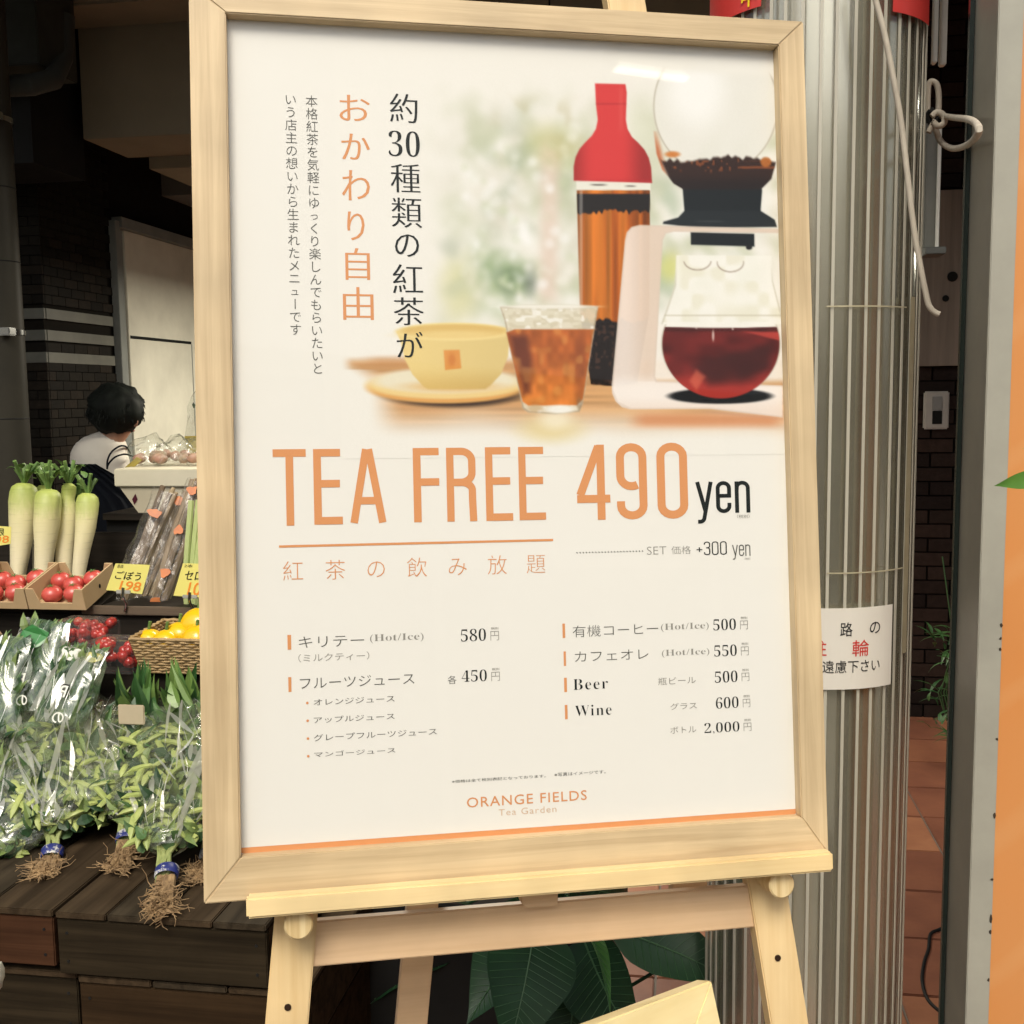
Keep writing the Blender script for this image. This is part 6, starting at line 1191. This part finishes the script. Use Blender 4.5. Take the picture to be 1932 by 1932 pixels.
mb = MB(); ac = pp(186, 900); vs = []; NA, NZ = 30, 16
for j in range(NZ + 1):
    z = pp(180, 872).z - (pp(180, 872).z - .52) * j / NZ; fl_ = 1 + .35 * (j / NZ)
    for i in range(NA + 1):
        t = R(-128) + (R(62) + R(105) * min(1, j / NZ / .22)) * i / NA; rr = 1 + .03 * math.sin(i * 1.7 + j * .3)
        for th__ in (1.0, .975): vs.append((ac.x + math.cos(t) * .135 * fl_ * rr * th__, PD + math.sin(t) * .122 * fl_ * rr * th__, z))
W2 = (NA + 1) * 2; fs_ = []
for j in range(NZ):
    for i in range(NA): k = j * W2 + i * 2; fs_ += [(k, k + 2, k + W2 + 2, k + W2), (k + 1, k + W2 + 1, k + W2 + 3, k + 3)]
mb.add(vs, fs_); part('apron', mb, m_navy, per, smooth=True)
sa = pp(202, 885, PD - .155); sb_ = pp(210, 850, PD - .10); sc_ = pp(232, 840, PD - .02); se = pp(243, 848, PD + .06)
part('apron_strap', MB().tube(smooth_pts([sa, pp(203, 868, PD - .15), pp(211, 852, PD - .125), pp(226, 842, PD - .08), pp(238, 843, PD - .0), pp(246, 855, PD + .08)], 5), .0036, 7), m_navy, per, smooth=True)
part('apron_strap', MB().tube(smooth_pts([sa + Vector((-.0, 0, .0)), pp(205, 875, PD - .145), pp(218, 862, PD - .125), pp(236, 857, PD - .07), pp(252, 862, PD - .0)], 5), .0036, 7), m_navy, per, smooth=True)
# hair: bob with tousled strands
hc = head + Vector((-.012, -.005, .012)); mb = MB()
def hair_keep(d_): return not (d_.dot(hd) > .55 and d_.z < .25)
vs = []; N, Mn = 40, 24
for j in range(Mn + 1):
    ph = math.pi * j / Mn * .86
    for i in range(N):
        t = 2 * math.pi * i / N; d_ = Vector((math.sin(ph) * math.cos(t), math.sin(ph) * math.sin(t), math.cos(ph))); r_ = 1.03 + .10 * noise.noise(d_ * 2.6) + .05 * noise.noise(Vector((d_.x * 14, d_.y * 14, d_.z * 2)))
        if not hair_keep(d_): r_ *= .72
        vs.append((hc.x + d_.x * .105 * r_, hc.y + d_.y * .108 * r_, hc.z + d_.z * .098 * r_))
mb.add(vs, [(j * N + i, (j + 1) * N + i, (j + 1) * N + (i + 1) % N, j * N + (i + 1) % N) for j in range(Mn) for i in range(N)])
random.seed(5)
for k in range(420):
    t = random.uniform(0, 6.28); ph = random.uniform(.2, 2.0); d_ = Vector((math.sin(ph) * math.cos(t), math.sin(ph) * math.sin(t), math.cos(ph)))
    if not hair_keep(d_): continue
    p0 = hc + Vector((d_.x * .10, d_.y * .102, d_.z * .095)); dn_ = Vector((d_.x * .5, d_.y * .5, -1)).normalized(); L = random.uniform(.015, .035); p1 = p0 + dn_ * L * .5 + d_ * .003; p2 = p0 + dn_ * L + d_ * random.uniform(-.006, .004)
    mb.tube([p0, p1, p2], lambda t: .0026 * (1 - t) + .0005, 4)
part('hair', mb, m_hair, per, smooth=True)

# bits at the frame's foot, lower left
pb = at(-14, 1845, 1.35); solo('white_bag', MB().ball(pb, (.012, .02, .026), 14, .3, 3), PM('white_plastic', (.6, .6, .5), rough=.4), 'white plastic bag edge poking in at the lower left border', 'bag', tuple(pb - Vector((0, 0, .026))), smooth=True)
# foot of the street: facade across the arcade lane (behind the viewer) and side buildings that close the lane
m_fac = PM('pale_render', (.66, .63, .55), (.58, .55, .48), rough=.85, scale=1.5)
of = thing('street_facade', 'pale shop facade across the lane, behind the viewer', 'building', loc=(0, -5.5, 0))
part('wall', MB().box((-45, -5.9, 0), (45, -5.5, 3.7)), m_fac, of)
m_reflector_awn = PM('reflector_awning_white', (.80, .77, .68), (.74, .71, .62), rough=.8, scale=2)  # unseen awnings, added as bright surfaces for the steel column to reflect
for i in range(9): part('reflector_awning', MB().prism([(-4.35, 2.0), (-4.35, 1.94), (-5.49, 2.88), (-5.49, 2.94)], -18 + i * 4.1, -18 + i * 4.1 + 4.02, M=Matrix(((0, 1, 0, 0), (1, 0, 0, 0), (0, 0, 1, 0), (0, 0, 0, 1)))), m_reflector_awn, of)
for i in range(-10, 18): part('window', MB().box((-10.4 + i * 2.7, -5.52, 3.05), (-8.8 + i * 2.7, -5.49, 3.5), bev=.01), PM('facade_window', (.05, .06, .06), rough=.15), of); part('shopfront', MB().box((-10.6 + i * 2.7, -5.52, .1), (-8.0 + i * 2.7, -5.48, 2.3), bev=.01), PM('shopfront_dark', (.06, .055, .05), rough=.25), of)
for sx_, lab in ((-1, 'row of neighbouring dark shopfronts further along the lane to the left'), (1, 'row of neighbouring dark shopfronts further along the lane to the right')):
    xa_, xb_ = (-45, -4.5) if sx_ < 0 else (3.9, 45)
    nb_ = thing('neighbour_building', lab, 'building', loc=((xa_ + xb_) / 2, 2.2, 0)); part('wall', MB().box((xa_, 2.2, 2.4), (xb_, 3.2, 7)), m_fac, nb_); part('shopfront', MB().box((xa_, 2.3, 0), (xb_, 3.1, 2.399)), PM('neighbour_shopfront', (.06, .055, .05), rough=.4), nb_)
ru = thing('upper_storey', 'upper storey wall above the shop canopy', 'building', loc=(0, 3.75, 3.3)); part('wall', MB().box((-8, 3.4, 3.301), (8, 3.7, 7)), m_fac, ru)
struct('left_wall_return', MB().box((-4.4, 2.05, 0), (-4.2, 7.2, 3.3)), m_mort); struct('right_wall_return', MB().box((3.6, 2.05, 0), (3.8, 7.2, 3.3)), m_mort)
struct('roof_slab', MB().box((-4.4, 3.7, 3.301), (3.8, 7.4, 3.5)), m_mort)

# ================================================================== LAMPS OF THE PLACE
m_tube = bpy.data.materials.new('lit_tube'); m_tube.use_nodes = True; b_ = m_tube.node_tree.nodes['Principled BSDF']; b_.inputs['Emission Color'].default_value = (1, .93, .80, 1); b_.inputs['Emission Strength'].default_value = 6
def tube_lamp(label, c, ang, half, power, zc):
    t = thing('tube_lamp', label, 'ceiling lamp', M=Matrix.Translation(Vector(c)) @ Matrix.Rotation(ang, 4, 'Z')); OFF[t.name] = Vector((0, 0, 0))
    part('housing', MB().box((-half - .03, -.04, .022), (half + .03, .04, .06), bev=.006), m_foam, t); part('tube', MB().tube([(-half, 0, 0), (half, 0, 0)], .014, 12), m_tube, t, smooth=True)
    for s_ in (-1, 1): part('end_cap', MB().box((half * s_ - .012, -.02, -.018), (half * s_ + .012, .02, .022), bev=.003), m_foam, t); part('hanger', MB().tube([(half * .7 * s_, 0, .06), (half * .7 * s_, 0, zc - c[2])], .003, 6), m_black_m, t)
    ld = bpy.data.lights.new('tube_light', 'AREA'); ld.shape = 'RECTANGLE'; ld.size = half * 2; ld.size_y = .05; ld.energy = power; ld.color = (1, .92, .76)
    lo = bpy.data.objects.new('tube_light', ld); COL.objects.link(lo); lo.parent = t; lo.location = (0, 0, -.02)
def bw3(x, y, z): v = B @ Vector((x, y, z)); return tuple(v)
tube_lamp('fluorescent tube lamp hanging over the stall behind the poster', bw3(-.75, 3.35, 2.35), -YAW, .5, 15, 3.04)
tube_lamp('fluorescent tube lamp under the soffit beside the white side door', bw3(-1.05, 5.2, 2.12), -YAW + R(90), .35, 70, 2.2)

# tube over the lane whose reflection streaks the poster's acrylic
_n = ay * -1.0; _p = po + ax * .43 + az * -.05; _u = uv(1228, 132, -.004); _p = MP @ Vector((_u[0], -.004, _u[1])); _d = (_p - EYE).normalized(); _r = _d - _n * 2 * _d.dot(_n); _c = _p + _r * ((3.6 - _p.z) / _r.z)
tube_lamp('fluorescent tube lamp hanging over the lane in front of the shop', tuple(_c), R(0), .165, .8, _c.z + .6)
for m in bpy.data.materials:
    if m.name.startswith(('brick', 'reddish_brick', 'dark_mortar', 'black_steel', 'black_shelf', 'post_paint', 'dark_crate', 'worn_crate', 'black_hair', 'white_cotton', 'dim_back', 'dark_canopy', 'duct', 'grey_duct', 'taupe')): m.node_tree.nodes['Principled BSDF'].inputs['Specular IOR Level'].default_value = .08
